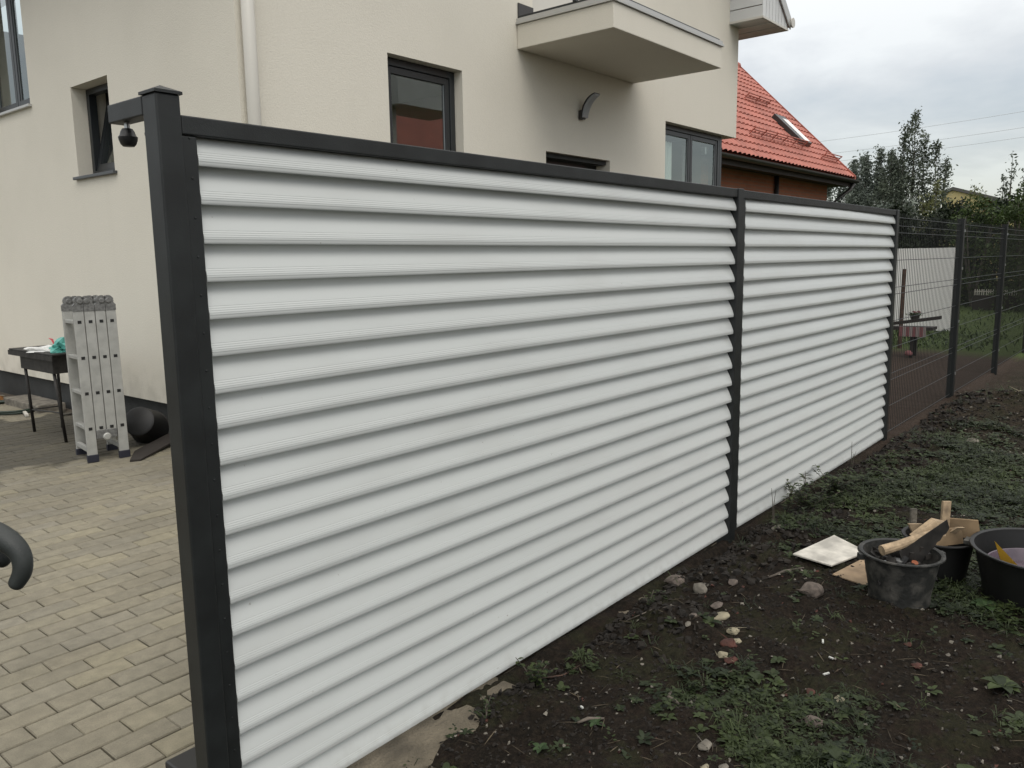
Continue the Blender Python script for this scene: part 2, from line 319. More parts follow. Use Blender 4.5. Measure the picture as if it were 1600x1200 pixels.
# ------------------------------------------------------------------ mesh helpers
class MB:
    def __init__(s): s.v = []; s.f = []; s.rnd = None
    def box(s, x0, y0, z0, x1, y1, z1):
        b = len(s.v)
        s.v += [(x0, y0, z0), (x1, y0, z0), (x1, y1, z0), (x0, y1, z0), (x0, y0, z1), (x1, y0, z1), (x1, y1, z1), (x0, y1, z1)]
        s.f += [tuple(b + i for i in q) for q in ((0, 3, 2, 1), (4, 5, 6, 7), (0, 1, 5, 4), (1, 2, 6, 5), (2, 3, 7, 6), (3, 0, 4, 7))]
        return s
    def obox(s, c, dx, dy, dz, hx, hy, hz):      # oriented box: centre, unit axes, half sizes
        b = len(s.v); c = Vector(c); dx = Vector(dx).normalized() * hx; dy = Vector(dy).normalized() * hy; dz = Vector(dz).normalized() * hz
        for k in (-1, 1):
            for i, j in ((-1, -1), (1, -1), (1, 1), (-1, 1)): s.v.append(tuple(c + dx * i + dy * j + dz * k))
        s.f += [tuple(b + i for i in q) for q in ((0, 3, 2, 1), (4, 5, 6, 7), (0, 1, 5, 4), (1, 2, 6, 5), (2, 3, 7, 6), (3, 0, 4, 7))]
        return s
    def tube(s, pts, r, n=8, cap=True):
        pts = [Vector(p) for p in pts]; b0 = len(s.v); rs = r if isinstance(r, (list, tuple)) else [r] * len(pts)
        up = Vector((0, 0, 1))
        for i, p in enumerate(pts):
            d = (pts[min(i + 1, len(pts) - 1)] - pts[max(i - 1, 0)]).normalized()
            a = d.cross(up) if abs(d.dot(up)) < 0.95 else d.cross(Vector((1, 0, 0)))
            a.normalize(); c = d.cross(a).normalized()
            for k in range(n):
                t = 2 * math.pi * k / n; s.v.append(tuple(p + (a * math.cos(t) + c * math.sin(t)) * rs[i]))
        for i in range(len(pts) - 1):
            for k in range(n):
                k2 = (k + 1) % n; s.f.append((b0 + i * n + k, b0 + i * n + k2, b0 + (i + 1) * n + k2, b0 + (i + 1) * n + k))
        if cap:
            s.f.append(tuple(b0 + k for k in range(n))[::-1]); e = b0 + (len(pts) - 1) * n; s.f.append(tuple(e + k for k in range(n)))
        return s
    def lathe(s, prof, c=(0, 0, 0), n=32, ax=None):      # prof: (r, z)
        b0 = len(s.v); M = Matrix.Identity(3) if ax is None else Vector(ax).to_track_quat('Z', 'Y').to_matrix(); c = Vector(c)
        for r, z in prof:
            for k in range(n):
                t = 2 * math.pi * k / n; s.v.append(tuple(c + M @ Vector((r * math.cos(t), r * math.sin(t), z))))
        for i in range(len(prof) - 1):
            for k in range(n):
                k2 = (k + 1) % n; s.f.append((b0 + i * n + k, b0 + i * n + k2, b0 + (i + 1) * n + k2, b0 + (i + 1) * n + k))
        return s
    def prism(s, poly, vec):      # poly list of 3D points, extruded by vec
        b = len(s.v); n = len(poly); vec = Vector(vec)
        s.v += [tuple(p) for p in poly]; s.v += [tuple(Vector(p) + vec) for p in poly]
        s.f.append(tuple(b + i for i in range(n))[::-1]); s.f.append(tuple(b + n + i for i in range(n)))
        for i in range(n): j = (i + 1) % n; s.f.append((b + i, b + j, b + n + j, b + n + i))
        return s
    def quad(s, a, b, c, d):
        k = len(s.v); s.v += [tuple(a), tuple(b), tuple(c), tuple(d)]; s.f.append((k, k + 1, k + 2, k + 3)); return s
    def blob(s, c, r, seed, amp=0.35, n=2, flat=0.0):
        bm = bmesh.new(); bmesh.ops.create_icosphere(bm, subdivisions=n, radius=1.0); b = len(s.v)
        rr = random.Random(seed); rx = Matrix.Rotation(rr.uniform(0, 6), 3, 'Z')
        for v in bm.verts:
            k = 1 + amp * noise.noise(v.co * 1.4 + Vector((seed * 3.1, 0, 0))) + amp * 0.5 * noise.noise(v.co * 3.3 + Vector((0, seed * 1.7, 0)))
            p = rx @ Vector((v.co.x * r[0], v.co.y * r[1], 0)) * k; z = v.co.z * r[2] * k
            if z < -r[2] * 0.55: z = -r[2] * 0.55
            s.v.append((c[0] + p.x, c[1] + p.y, c[2] + z))
        bm.verts.index_update()
        for f in bm.faces: s.f.append(tuple(b + v.index for v in f.verts))
        bm.free(); return s
    def rock(s, c, r, seed, n=13):
        rr = random.Random(seed); bm = bmesh.new()
        for i in range(n):
            v = Vector((rr.gauss(0, 1), rr.gauss(0, 1), rr.gauss(0, 1))).normalized() * rr.uniform(.8, 1.08)
            bm.verts.new((v.x * r[0], v.y * r[1], max(-.5, v.z) * r[2]))
        h = bmesh.ops.convex_hull(bm, input=bm.verts)
        bmesh.ops.delete(bm, geom=[e for e in h['geom_interior'] if isinstance(e, bmesh.types.BMVert)], context='VERTS')
        if n > 9:
            bmesh.ops.bevel(bm, geom=bm.edges[:], offset=min(r) * .16, segments=1, affect='EDGES')
            bmesh.ops.triangulate(bm, faces=[f for f in bm.faces if len(f.verts) > 4])
        bm.verts.index_update(); b = len(s.v)
        for v in bm.verts:
            q = v.co * (1 + .12 * noise.noise(v.co * (2.5 / max(r)) + Vector((seed, 0, 0)))); s.v.append((c[0] + q.x, c[1] + q.y, c[2] + q.z))
        for f in bm.faces: s.f.append(tuple(b + v.index for v in f.verts))
        bm.free(); return s
    def mesh(s, name, material, smooth=False, bevel=0.0):
        me = bpy.data.meshes.new(name); me.from_pydata(s.v, [], s.f); me.update()
        if bevel > 0:
            bm = bmesh.new(); bm.from_mesh(me); bmesh.ops.recalc_face_normals(bm, faces=bm.faces)
            bmesh.ops.bevel(bm, geom=[e for e in bm.edges if len(e.link_faces) == 2 and e.calc_face_angle() > 0.5], offset=bevel, segments=2, affect='EDGES', profile=0.5)
            bm.to_mesh(me); bm.free()
        elif len(s.f) < 60000:
            bm = bmesh.new(); bm.from_mesh(me); bmesh.ops.recalc_face_normals(bm, faces=bm.faces); bm.to_mesh(me); bm.free()
        if material: me.materials.append(material)
        if smooth:
            me.polygons.foreach_set('use_smooth', [True] * len(me.polygons))
        if s.rnd is not None and len(s.rnd) == len(me.polygons):
            a = me.attributes.new('rnd', 'FLOAT', 'FACE'); a.data.foreach_set('value', s.rnd)
        return me
def put(name, me, parent=None, loc=(0, 0, 0)):
    o = bpy.data.objects.new(name, me); COL.objects.link(o); o.location = loc
    if parent: o.parent = parent
    return o
def obj(name, mb, m, parent=None, smooth=False, bevel=0.0, **kw):
    o = put(name, mb.mesh(name, MT[m] if isinstance(m, str) else m, smooth, bevel), parent)
    for k, v in kw.items(): o[k] = v
    if smooth and bevel == 0 and kw.get('sharp'): pass
    return o
def thing(name, label, cat, group=None, loc=(0, 0, 0)):
    o = bpy.data.objects.new(name, None); COL.objects.link(o); o.location = loc; o.empty_display_size = 0.1
    o['label'] = label; o['category'] = cat
    if group: o['group'] = group
    return o
def tag(o, label, cat, group=None):
    o['label'] = label; o['category'] = cat
    if group: o['group'] = group
    return o
def shade_auto(o, ang=35):
    me = o.data; me.polygons.foreach_set('use_smooth', [True] * len(me.polygons))
    bm = bmesh.new(); bm.from_mesh(me)
    for e in bm.edges:
        if len(e.link_faces) != 2 or e.calc_face_angle() > rad(ang): e.smooth = False
    bm.to_mesh(me); bm.free(); return o

# ------------------------------------------------------------------ ground
def fbm(x, y, s, o=4):
    return noise.fractal(Vector((x * s, y * s, 3.7)), 0.9, 2.1, o)
def gh(x, y):
    """soil height"""
    near = max(0.0, min(1.0, (22 - x) / 10)) * max(0.0, min(1.0, (y + 12) / 6))
    h = 0.030 * fbm(x, y, 1.3) * near + 0.026 * fbm(x, y, 6.0, 3) * near + 0.011 * noise.noise(Vector((x * 28, y * 28, 0))) * near
    f = math.exp(-((y - 1.62) / 0.10) ** 2) if y < 1.62 else 1
    h -= 0.022 * f
    if 2.6 < x < 4.3 and y < 1.62: h += 0.035 * math.exp(-((y - 1.48) / 0.13) ** 2) * (0.5 + 0.5 * noise.noise(Vector((x * 5, y * 5, 1))))
    d = math.hypot(x - 8.3, (y - 1.0) * 1.2)
    h += 0.10 * math.exp(-(d / 0.9) ** 2) * (0.8 + 0.9 * fbm(x, y, 2.5, 3))
    d = math.hypot((x - 7.4) * 0.9, y - 0.2); h -= 0.05 * math.exp(-(d / 0.5) ** 2)
    if y > 1.66: h *= 0.45
    if y > 1.71 and x < 11.5: h = -0.11 if x < 6.6 else h
    return h
def axis(segs):
    out = [segs[0][0]]
    for a, b, st in segs:
        n = max(1, int(round((b - a) / st)))
        out += [a + (b - a) * i / n for i in range(1, n + 1)]
    return out
xs = axis([(-400, -30, 60), (-30, -2, 3), (-2, 0.8, 0.2), (0.8, 5.5, 0.024), (5.5, 9.5, 0.045), (9.5, 18, 0.2), (18, 60, 3), (60, 900, 70)])
ys = axis([(-700, -40, 60), (-40, -6, 3), (-6, -1, 0.15), (-1, 1.70, 0.024), (1.70, 1.74, 0.02), (1.74, 8, 0.35), (8, 40, 3), (40, 800, 70)])
g = MB(); ny = len(ys)
for x in xs:
    for y in ys: g.v.append((x, y, gh(x, y) if (-3 < x < 30 and -14 < y < 14) else (-0.11 if (x < 6.6 and 1.71 < y < 14) else -0.02)))
for i in range(len(xs) - 1):
    for j in range(ny - 1): a = i * ny + j; g.f.append((a, a + ny, a + ny + 1, a + 1))
o = obj('ground', g, 'ground', smooth=True, kind='structure')

# paving: bedding sheet plus individual pavers in running bond
pav = obj('paving', MB().box(-6, 1.745, -0.09, 3.32, 14, -0.014), 'jointsand', kind='structure')
PL, PW, J = 0.2, 0.1, 0.0045
def paver_mesh(seed):
    rr = random.Random(seed); b = MB(); hx, hy = (PL - J * .8) / 2, (PW - J * 1.35) / 2; c = 0.0035
    def ring(dx, z): return [(-hx + dx, -hy + dx, z), (hx - dx, -hy + dx, z), (hx - dx, hy - dx, z), (-hx + dx, hy - dx, z)]
    j = [(rr.uniform(-.0015, .0015), rr.uniform(-.0015, .0015)) for _ in range(4)]
    for dx, z in ((0, -0.02), (0, -0.004), (c, 0.0)):
        b.v += [(p[0] + q[0], p[1] + q[1], p[2]) for p, q in zip(ring(dx, z), j)]
    for k in (0, 4):
        for i in range(4): b.f.append((k + i, k + (i + 1) % 4, k + 4 + (i + 1) % 4, k + 4 + i))
    b.f.append((8, 9, 10, 11)); return b
pm = [paver_mesh(i).mesh('paver', MT['paver']) for i in range(6)]
R_, D_, F_ = r_, -u_, f_
def project(p):
    d = Vector(p) - Vector((0, 0, 1.4)); z = d.dot(F_)
    if z <= 0.05: return None
    return 800 + 1263.2 * d.dot(R_) / z, 600 + 1263.2 * d.dot(D_) / z
cells = []
row = 0; y = 1.80
while y < 13.8:
    x = -5.9 + (0.1 if row % 2 else 0.0)
    while x < 3.2:
        cells.append((x, y)); x += PL
    row += 1; y += PW
def seen(c):
    q = project((c[0], c[1], 0))
    if not q: return False
    u, v = q
    post_u = 375 - (1200 - v) * 0.0905
    return -30 < u < post_u + 5 and v < 1230
vis = [c for c in cells if seen(c) and (c[1] < 8.6)]
vis.sort(key=lambda c: math.hypot(c[0], c[1]))
vis = vis[:298]; vs = set(vis)
rr = random.Random(3)
rest = MB(); rest.rnd = []
for c in cells:
    dz = rr.uniform(-0.0018, 0.0018); tilt = (rr.uniform(-.007, .007), rr.uniform(-.012, .012), rr.uniform(-.006, .006))
    if c in vs:
        o = put('paver', pm[rr.randrange(6)], pav, (c[0], c[1], dz)); o.rotation_euler = tilt
    else:
        b = len(rest.v); src = pm[rr.randrange(6)]
        for v in src.vertices: rest.v.append((v.co.x + c[0], v.co.y + c[1], v.co.z + dz + v.co.x * -tilt[1] + v.co.y * tilt[0]))
        k = rr.random()
        for p in src.polygons: rest.f.append(tuple(b + i for i in p.vertices)); rest.rnd.append(k)
me = bpy.data.meshes.new('far_pavers'); me.from_pydata(rest.v, [], rest.f); me.materials.append(MT['paver'])
a = me.attributes.new('rnd', 'FLOAT', 'FACE'); a.data.foreach_set('value', rest.rnd)
o = put('far_pavers', me, pav); o['kind'] = 'stuff'

# concrete footing strip under the fence, broken and half buried
cs = MB(); n = 120
for i in range(n + 1):
    x = 0.75 + (6.7 - 0.75) * i / n
    w = 1.545 + 0.035 * noise.noise(Vector((x * 3, 0, 0))) + 0.01 * noise.noise(Vector((x * 17, 0, 0)))
    zt = -0.012 + 0.006 * noise.noise(Vector((x * 9, 1, 0))) - (0.0 if x < 1.95 or 2.6 < x < 2.85 else 0.035)
    cs.v += [(x, w - 0.02, -0.12), (x, w, zt - 0.004), (x, w + 0.05, zt), (x, 1.74, zt), (x, 1.742, -0.12)]
for i in range(n):
    for k in range(4): b = i * 5 + k; cs.f.append((b, b + 1, b + 6, b + 5))
obj('concrete_footing', cs, 'concrete', smooth=True, kind='structure')

# ------------------------------------------------------------------ louvred fence
YF = 1.670
fence = thing('louvre_fence', 'anthracite framed fence filled with curved white horizontal louvre slats', 'fence')
def frame(x0, x1, y0, y1, z0, z1, nm='post', m='anthracite', bev=0.003, parent=fence): return obj(nm, MB().box(x0, y0, z0, x1, y1, z1), m, parent, bevel=bev)
frame(0.9235, 0.9575, YF, YF + 0.06, 0.03, 1.671, 'side_frame')
frame(0.9235, 3.6885, YF - 0.003, YF + 0.06, 1.673, 1.713, 'top_rail')
frame(3.690, 3.752, YF - 0.008, YF + 0.065, -0.35, 1.715, 'post')
frame(3.7535, 3.798, YF + 0.004, YF + 0.06, 0.01, 1.671, 'side_frame')
frame(3.7535, 6.398, YF - 0.001, YF + 0.06, 1.673, 1.711, 'top_rail')
frame(6.400, 6.462, YF - 0.008, YF + 0.065, -0.35, 1.713, 'post')
PITCH = 0.0838
def slat_mesh(L_, nseg, bow, seed):
    # closed section: front bulges down to a lip, tucks back under the slat above; rills near the lip
    T_ = lambda z: 0.0335 * (max(z - .013, 0) / 0.071) ** 1.3 + (0.0009 * ((.010 - z) / .010) ** 2 if z < .010 else 0)
    front = [(0.0030, 0.0), (0.0012, 0.0008), (T_(.003), 0.003), (T_(.0055), 0.0055)]
    for k in range(5):
        z0 = 0.0085 + k * 0.0050
        front += [(0.0004 + T_(z0), z0), (0.0004 + T_(z0 + .001), z0 + 0.0010), (T_(z0 + .0015), z0 + 0.0015), (T_(z0 + .0040), z0 + 0.0040)]
    front += [(T_(z), z) for z in (0.035, 0.039, 0.044, 0.049, 0.054, 0.059, 0.064, 0.069, 0.074, 0.079, 0.084)] + [(0.0345, 0.090), (0.035, 0.096)]
    prof = front + [(0.038, 0.096), (0.0375, 0.088), (0.035, 0.078), (0.028, 0.062), (0.019, 0.042), (0.009, 0.02), (0.0065, 0.0)]
    b = MB(); n = len(prof)
    rr = random.Random(seed)
    ph = rr.uniform(0, 6)
    for i in range(nseg + 1):
        t = i / nseg; x = L_ * t; k = math.sin(math.pi * t)
        dy = -bow * k + 0.0004 * math.sin(t * 9 + ph); dz = 0.0006 * math.sin(t * 5 + ph * 2) + bow * 0.1 * k
        for (y, z) in prof: b.v.append((x, y + dy, z + dz))
    for i in range(nseg):
        for k in range(n): k2 = (k + 1) % n; b.f.append((i * n + k, i * n + k2, (i + 1) * n + k2, (i + 1) * n + k))
    b.f.append(tuple(range(n))); b.f.append(tuple(nseg * n + i for i in range(n))[::-1])
    return b
for (x0, x1, bow, sd_) in ((0.9590, 3.6885, 0.002, 1), (3.7995, 6.3985, 0.012, 5)):
    ms = [slat_mesh(x1 - x0, 10, bow * f, sd_ + k) for k, f in enumerate((0.8, 1.0, 1.25))]
    mms = []
    for q in ms:
        tmp = obj('slat', q, 'slat'); shade_auto(tmp, 28); mms.append(tmp.data); bpy.data.objects.remove(tmp)
    for k in range(20):
        put('slat', mms[(k * 7) % 3], fence, (x0, YF + 0.0015, 0.020 + PITCH * k - 0.0008 * (k % 2)))
rv = MB()
for k in range(20):
    rv.lathe([(0.0, 0.0016), (0.0025, 0.001), (0.003, 0.0)], (0.9405, YF - 0.0002, 0.075 + PITCH * k), 8, (0, -1, 0))
obj('rivet', rv, 'anthracite', fence, kind='stuff')

# ------------------------------------------------------------------ gate post with guide arm
gp = thing('gate_post', 'thick anthracite gate post with pyramid cap and roller arm, nearest to viewer', 'post', loc=(0.894, 1.69, 0))
def gch(name, mb, m, **k):
    for i, v in enumerate(mb.v): mb.v[i] = (v[0] - 0.894, v[1] - 1.69, v[2])
    return obj(name, mb, m, gp, **k)
gch('post', MB().box(0.868, 1.662, -0.4, 0.9215, 1.722, 1.752), 'anthracite', bevel=0.004)
cp = MB(); x0, x1, y0, y1 = 0.864, 0.9255, 1.658, 1.726
cp.box(x0, y0, 1.752, x1, y1, 1.758)
cp.v += [(x0, y0, 1.758), (x1, y0, 1.758), (x1, y1, 1.758), (x0, y1, 1.758), ((x0 + x1) / 2, (y0 + y1) / 2, 1.772)]
cp.f += [(8, 9, 12), (9, 10, 12), (10, 11, 12), (11, 8, 12)]
gch('cap', cp, 'anthracite')
gch('guide_arm', MB().box(0.8685, 1.7235, 1.712, 0.908, 1.882, 1.752), 'anthracite', bevel=0.003)
def roller(y, x=.889):
    gch('bolt', MB().lathe([(0.0, 0.0), (0.006, 0.0), (0.006, 0.012), (0.0, 0.012)], (x, y, 1.700), 12), 'zinc')
    w = gch('roller', MB().lathe([(0.0, -0.018), (0.012, -0.018), (0.0165, -0.013), (0.0195, -0.004), (0.0205, 0.002), (0.017, 0.006), (0.0145, 0.014), (0.011, 0.020), (0.0, 0.021)], (x, y, 1.679), 14), 'rubber')
    shade_auto(w, 30)
roller(1.838); roller(1.7455, .903)
# dark guide box at the foot of the gate post
o = obj('guide_box', MB().box(0.93, 1.80, -0.012, 1.22, 2.02, 0.075), 'rubber', bevel=0.008)
tag(o, 'low black box on the pavers behind the foot of the gate post', 'box')

# ------------------------------------------------------------------ house
XW, YH = 3.25, 5.08
XE = 11.13
house = thing('cream_house', 'cream rendered house with dark windows and a small balcony behind the louvre fence', 'house', loc=(0, 0, 0))
def wall_holes(axis_, c, a0, a1, z0, z1, holes, depth, name='wall'):
    """sheet at axis_=c spanning a0..a1 / z0..z1 with holes (a,b,zl,zh[,open side]) and reveals going inwards by depth"""
    As = sorted(set([a0, a1] + [h[0] for h in holes] + [h[1] for h in holes])); Zs = sorted(set([z0, z1] + [h[2] for h in holes] + [h[3] for h in holes]))
    b = MB()
    P = (lambda a, d, z: (a, c + d, z)) if axis_ == 'y' else (lambda a, d, z: (c + d, a, z))
    for i in range(len(As) - 1):
        for j in range(len(Zs) - 1):
            am, zm = (As[i] + As[i + 1]) / 2, (Zs[j] + Zs[j + 1]) / 2
            if any(h[0] < am < h[1] and h[2] < zm < h[3] for h in holes): continue
            b.quad(P(As[i], 0, Zs[j]), P(As[i + 1], 0, Zs[j]), P(As[i + 1], 0, Zs[j + 1]), P(As[i], 0, Zs[j + 1]))
    for h in holes:
        a, bb, zl, zh = h[:4]; d = h[4] if len(h) > 4 else depth
        b.quad(P(a, 0, zl), P(a, 0, zh), P(a, d, zh), P(a, d, zl))
        if not (len(h) > 5): b.quad(P(bb, 0, zl), P(bb, 0, zh), P(bb, d, zh), P(bb, d, zl))
        b.quad(P(a, 0, zh), P(bb, 0, zh), P(bb, d, zh), P(a, d, zh)); b.quad(P(a, 0, zl), P(bb, 0, zl), P(bb, d, zl), P(a, d, zl))
    return b
TOP = 7.6
# front facade (faces the fence). roof pitch: gable
hf = wall_holes('y', YH, XW, XE, 0.26, 4.9, [(4.608, 5.482, 0.9, 3.05, 0.22), (6.693, 7.872, 0.26, 2.472, 0.3), (9.116, XE, 0.95, 3.045, 0.35, 'open'), (6.50, 7.55, 3.66, 4.9, 0.2)], 0.3)
b = len(hf.v); hf.v += [(XW, YH, 4.9), (XE, YH, 4.9), ((XW + XE) / 2, YH, 8.2)]; hf.f.append((b, b + 1, b + 2))
obj('wall', hf, 'plaster', house)
LWY = 14.0
lw = wall_holes('x', XW, YH, LWY, 0.26, 4.9, [(6.994, 7.70, 2.185, 2.952, 0.30), (8.60, 9.9, 2.925, 4.5, 0.30)], 0.3)
obj('wall', lw, 'plaster', house)
# closing surfaces: east wall, back wall, underside lip, overhang underside
ew = MB()
ew.quad((XE, YH, 3.045), (XE, LWY, 3.045), (XE, LWY, 4.9), (XE, YH, 4.9))
ew.quad((XE, YH + 1.6, 0), (XE, LWY, 0), (XE, LWY, 3.045), (XE, YH + 1.6, 3.045)); ew.quad((XE, YH, 0), (XE, YH + 1.6, 0), (XE, YH + 1.6, 0.95), (XE, YH, 0.95))
ew.quad((XW, LWY, 0), (XE, LWY, 0), (XE, LWY, 4.9), (XW, LWY, 4.9))
ew.quad((XE - 0.35, YH + 0.35, 3.045), (XE, YH + 0.35, 3.045), (XE, YH + 1.6, 3.045), (XE - 0.35, YH + 1.6, 3.045))
ew.quad((XE - 0.35, YH + 1.6, 0.95), (XE, YH + 1.6, 0.95), (XE, YH + 1.6, 3.045), (XE - 0.35, YH + 1.6, 3.045))
obj('wall', ew, 'plaster', house)
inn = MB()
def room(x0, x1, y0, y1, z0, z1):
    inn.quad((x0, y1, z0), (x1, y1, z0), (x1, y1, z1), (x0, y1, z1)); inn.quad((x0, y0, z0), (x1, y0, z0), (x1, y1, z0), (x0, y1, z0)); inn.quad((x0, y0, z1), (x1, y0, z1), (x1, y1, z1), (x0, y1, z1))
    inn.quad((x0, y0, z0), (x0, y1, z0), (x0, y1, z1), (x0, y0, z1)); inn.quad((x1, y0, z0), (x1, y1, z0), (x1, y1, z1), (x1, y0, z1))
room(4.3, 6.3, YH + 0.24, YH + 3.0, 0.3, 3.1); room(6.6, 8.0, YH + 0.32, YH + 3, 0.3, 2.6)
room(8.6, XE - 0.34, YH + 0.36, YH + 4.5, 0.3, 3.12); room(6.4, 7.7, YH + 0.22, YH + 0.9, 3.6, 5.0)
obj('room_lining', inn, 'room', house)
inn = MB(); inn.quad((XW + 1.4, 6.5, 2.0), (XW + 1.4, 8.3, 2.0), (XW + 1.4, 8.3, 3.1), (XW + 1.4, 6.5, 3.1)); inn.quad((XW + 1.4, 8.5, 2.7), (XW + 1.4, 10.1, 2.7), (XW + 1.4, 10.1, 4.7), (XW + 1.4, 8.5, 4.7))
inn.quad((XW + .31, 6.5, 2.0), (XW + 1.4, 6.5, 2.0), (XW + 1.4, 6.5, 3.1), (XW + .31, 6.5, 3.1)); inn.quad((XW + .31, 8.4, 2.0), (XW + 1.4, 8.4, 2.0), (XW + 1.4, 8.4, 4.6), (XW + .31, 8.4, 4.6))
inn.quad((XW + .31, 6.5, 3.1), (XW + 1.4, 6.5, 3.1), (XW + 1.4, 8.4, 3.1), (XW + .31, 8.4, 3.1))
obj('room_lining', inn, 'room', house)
# plinth
pl = MB(); pl.quad((XW + 0.045, YH + 0.045, -0.1), (XE, YH + 0.045, -0.1), (XE, YH + 0.045, 0.262), (XW + 0.045, YH + 0.045, 0.262))
pl.quad((XW + 0.045, YH + 0.045, -0.1), (XW + 0.045, LWY, -0.1), (XW + 0.045, LWY, 0.262), (XW + 0.045, YH + 0.045, 0.262))
pl.quad((XW, YH, 0.2605), (XE, YH, 0.2605), (XE, YH + 0.05, 0.2605), (XW, YH + 0.05, 0.2605)); pl.quad((XW, YH + 0.05, 0.2605), (XW + 0.05, YH + 0.05, 0.2605), (XW + 0.05, LWY, 0.2605), (XW, LWY, 0.2605))
obj('plinth', pl, 'plinth', house)
# roof
rf = MB(); mx = (XW + XE) / 2; rz = 4.53; sl_ = (8.35 - 4.6) / (11.72 - mx)
for s_ in (1, -1):
    xe = 11.72 if s_ > 0 else 2 * mx - 11.72
    rf.prism([(xe, 4.60, 4.56), (mx, 4.60, 8.35), (mx, 4.60, 8.50), (xe, 4.60, 4.71)] if s_ > 0 else [(mx, 4.60, 8.35), (xe, 4.60, 4.56), (xe, 4.60, 4.71), (mx, 4.60, 8.50)], (0, LWY + 0.4 - 4.6, 0))
obj('roof', rf, 'rooftile', house)
# boxed eave return at the front right corner: separate boards
x0, x1, ey = 10.835, 11.69, 4.615; zb = 4.506
nb = 8
for k in range(nb):      # vertical boards on the gable face
    a, b_ = x0 + (x1 - x0) * k / nb, x0 + (x1 - x0) * (k + 1) / nb
    def zr(x): return zb + 0.06 + (x1 + 0.03 - x) * sl_ * 1.0
    obj('eave_board', MB().prism([(a + 0.006, ey, zb + 0.022), (b_ - 0.006, ey, zb + 0.022), (b_ - 0.006, ey, min(zr(b_), 5.6)), (a + 0.006, ey, min(zr(a), 5.6))], (0, 0.015, 0)), 'siding', house)
for k in range(7):       # horizontal boards on the return's left face
    z0 = zb + 0.022 + k * 0.145
    obj('eave_board', MB().box(x0, ey + 0.001, z0 + 0.006, x0 + 0.015, YH - 0.001, z0 + 0.139), 'siding', house)
for k in range(6):       # soffit boards below
    a, b_ = x0 + 0.02 + (x1 - x0 - 0.02) * k / 6, x0 + 0.02 + (x1 - x0 - 0.02) * (k + 1) / 6
    obj('soffit_board', MB().box(a + 0.006, ey + 0.02, zb + (0.004 if k % 2 else 0), b_ - 0.006, YH - 0.002 if b_ < XE + 0.02 else 7.5, zb + 0.012), 'soffit', house)
obj('eave_trim', MB().box(x0 - 0.012, ey - 0.012, zb - 0.004, x1 + 0.012, ey - 0.001, zb + 0.024), 'whitepvc', house)
obj('eave_trim', MB().box(x0 - 0.012, ey, zb - 0.004, x0 - 0.001, YH - 0.002, zb + 0.024), 'whitepvc', house)
obj('fascia', MB().box(x1 + 0.002, ey, zb, x1 + 0.02, LWY, zb + 0.15), 'whitepvc', house)
rk = MB(); dz = sl_
rk.prism([(x1 + 0.05, ey - 0.03, zb + 0.02), (x1 - 3.2, ey - 0.03, zb + 0.02 + 3.25 * dz), (x1 - 3.2, ey - 0.03, zb + 0.18 + 3.25 * dz), (x1 + 0.05, ey - 0.03, zb + 0.18)], (0, 0.016, 0))
obj('barge_board', rk, 'trim', house)
gt = MB(); gt.lathe([(0.06, 0), (0.06, 0.02)], (0, 0, 0), 3); gt = MB()
arc = [(x1 + 0.075 + 0.062 * math.cos(t), zb + 0.115 + 0.062 * math.sin(t)) for t in [math.pi + i * math.pi / 8 for i in range(9)]]
gt.prism([(a, ey - 0.04, z) for a, z in arc] + [(a, ey - 0.04, z + 0.012) for a, z in reversed(arc[1:-1])], (0, 9.0, 0))
obj('gutter', gt, 'whitepvc', house)
obj('gutter_end', MB().lathe([(0.0, 0.0), (0.066, 0.0), (0.066, 0.015), (0, 0.015)], (x1 + 0.075, ey - 0.056, zb + 0.11), 20, (0, 1, 0)), 'whitepvc', house)
# downpipe at the near corner
dp = obj('downpipe', MB().tube([(XW + 0.065, YH - 0.06, -0.02), (XW + 0.065, YH - 0.06, 5.0)], 0.045, 20), 'whitepvc', house, smooth=True)
for z in (1.2, 3.4): obj('pipe_bracket', MB().lathe([(0.05, -0.012), (0.052, 0), (0.05, 0.012)], (XW + 0.065, YH - 0.06, z), 20), 'whitepvc', house)

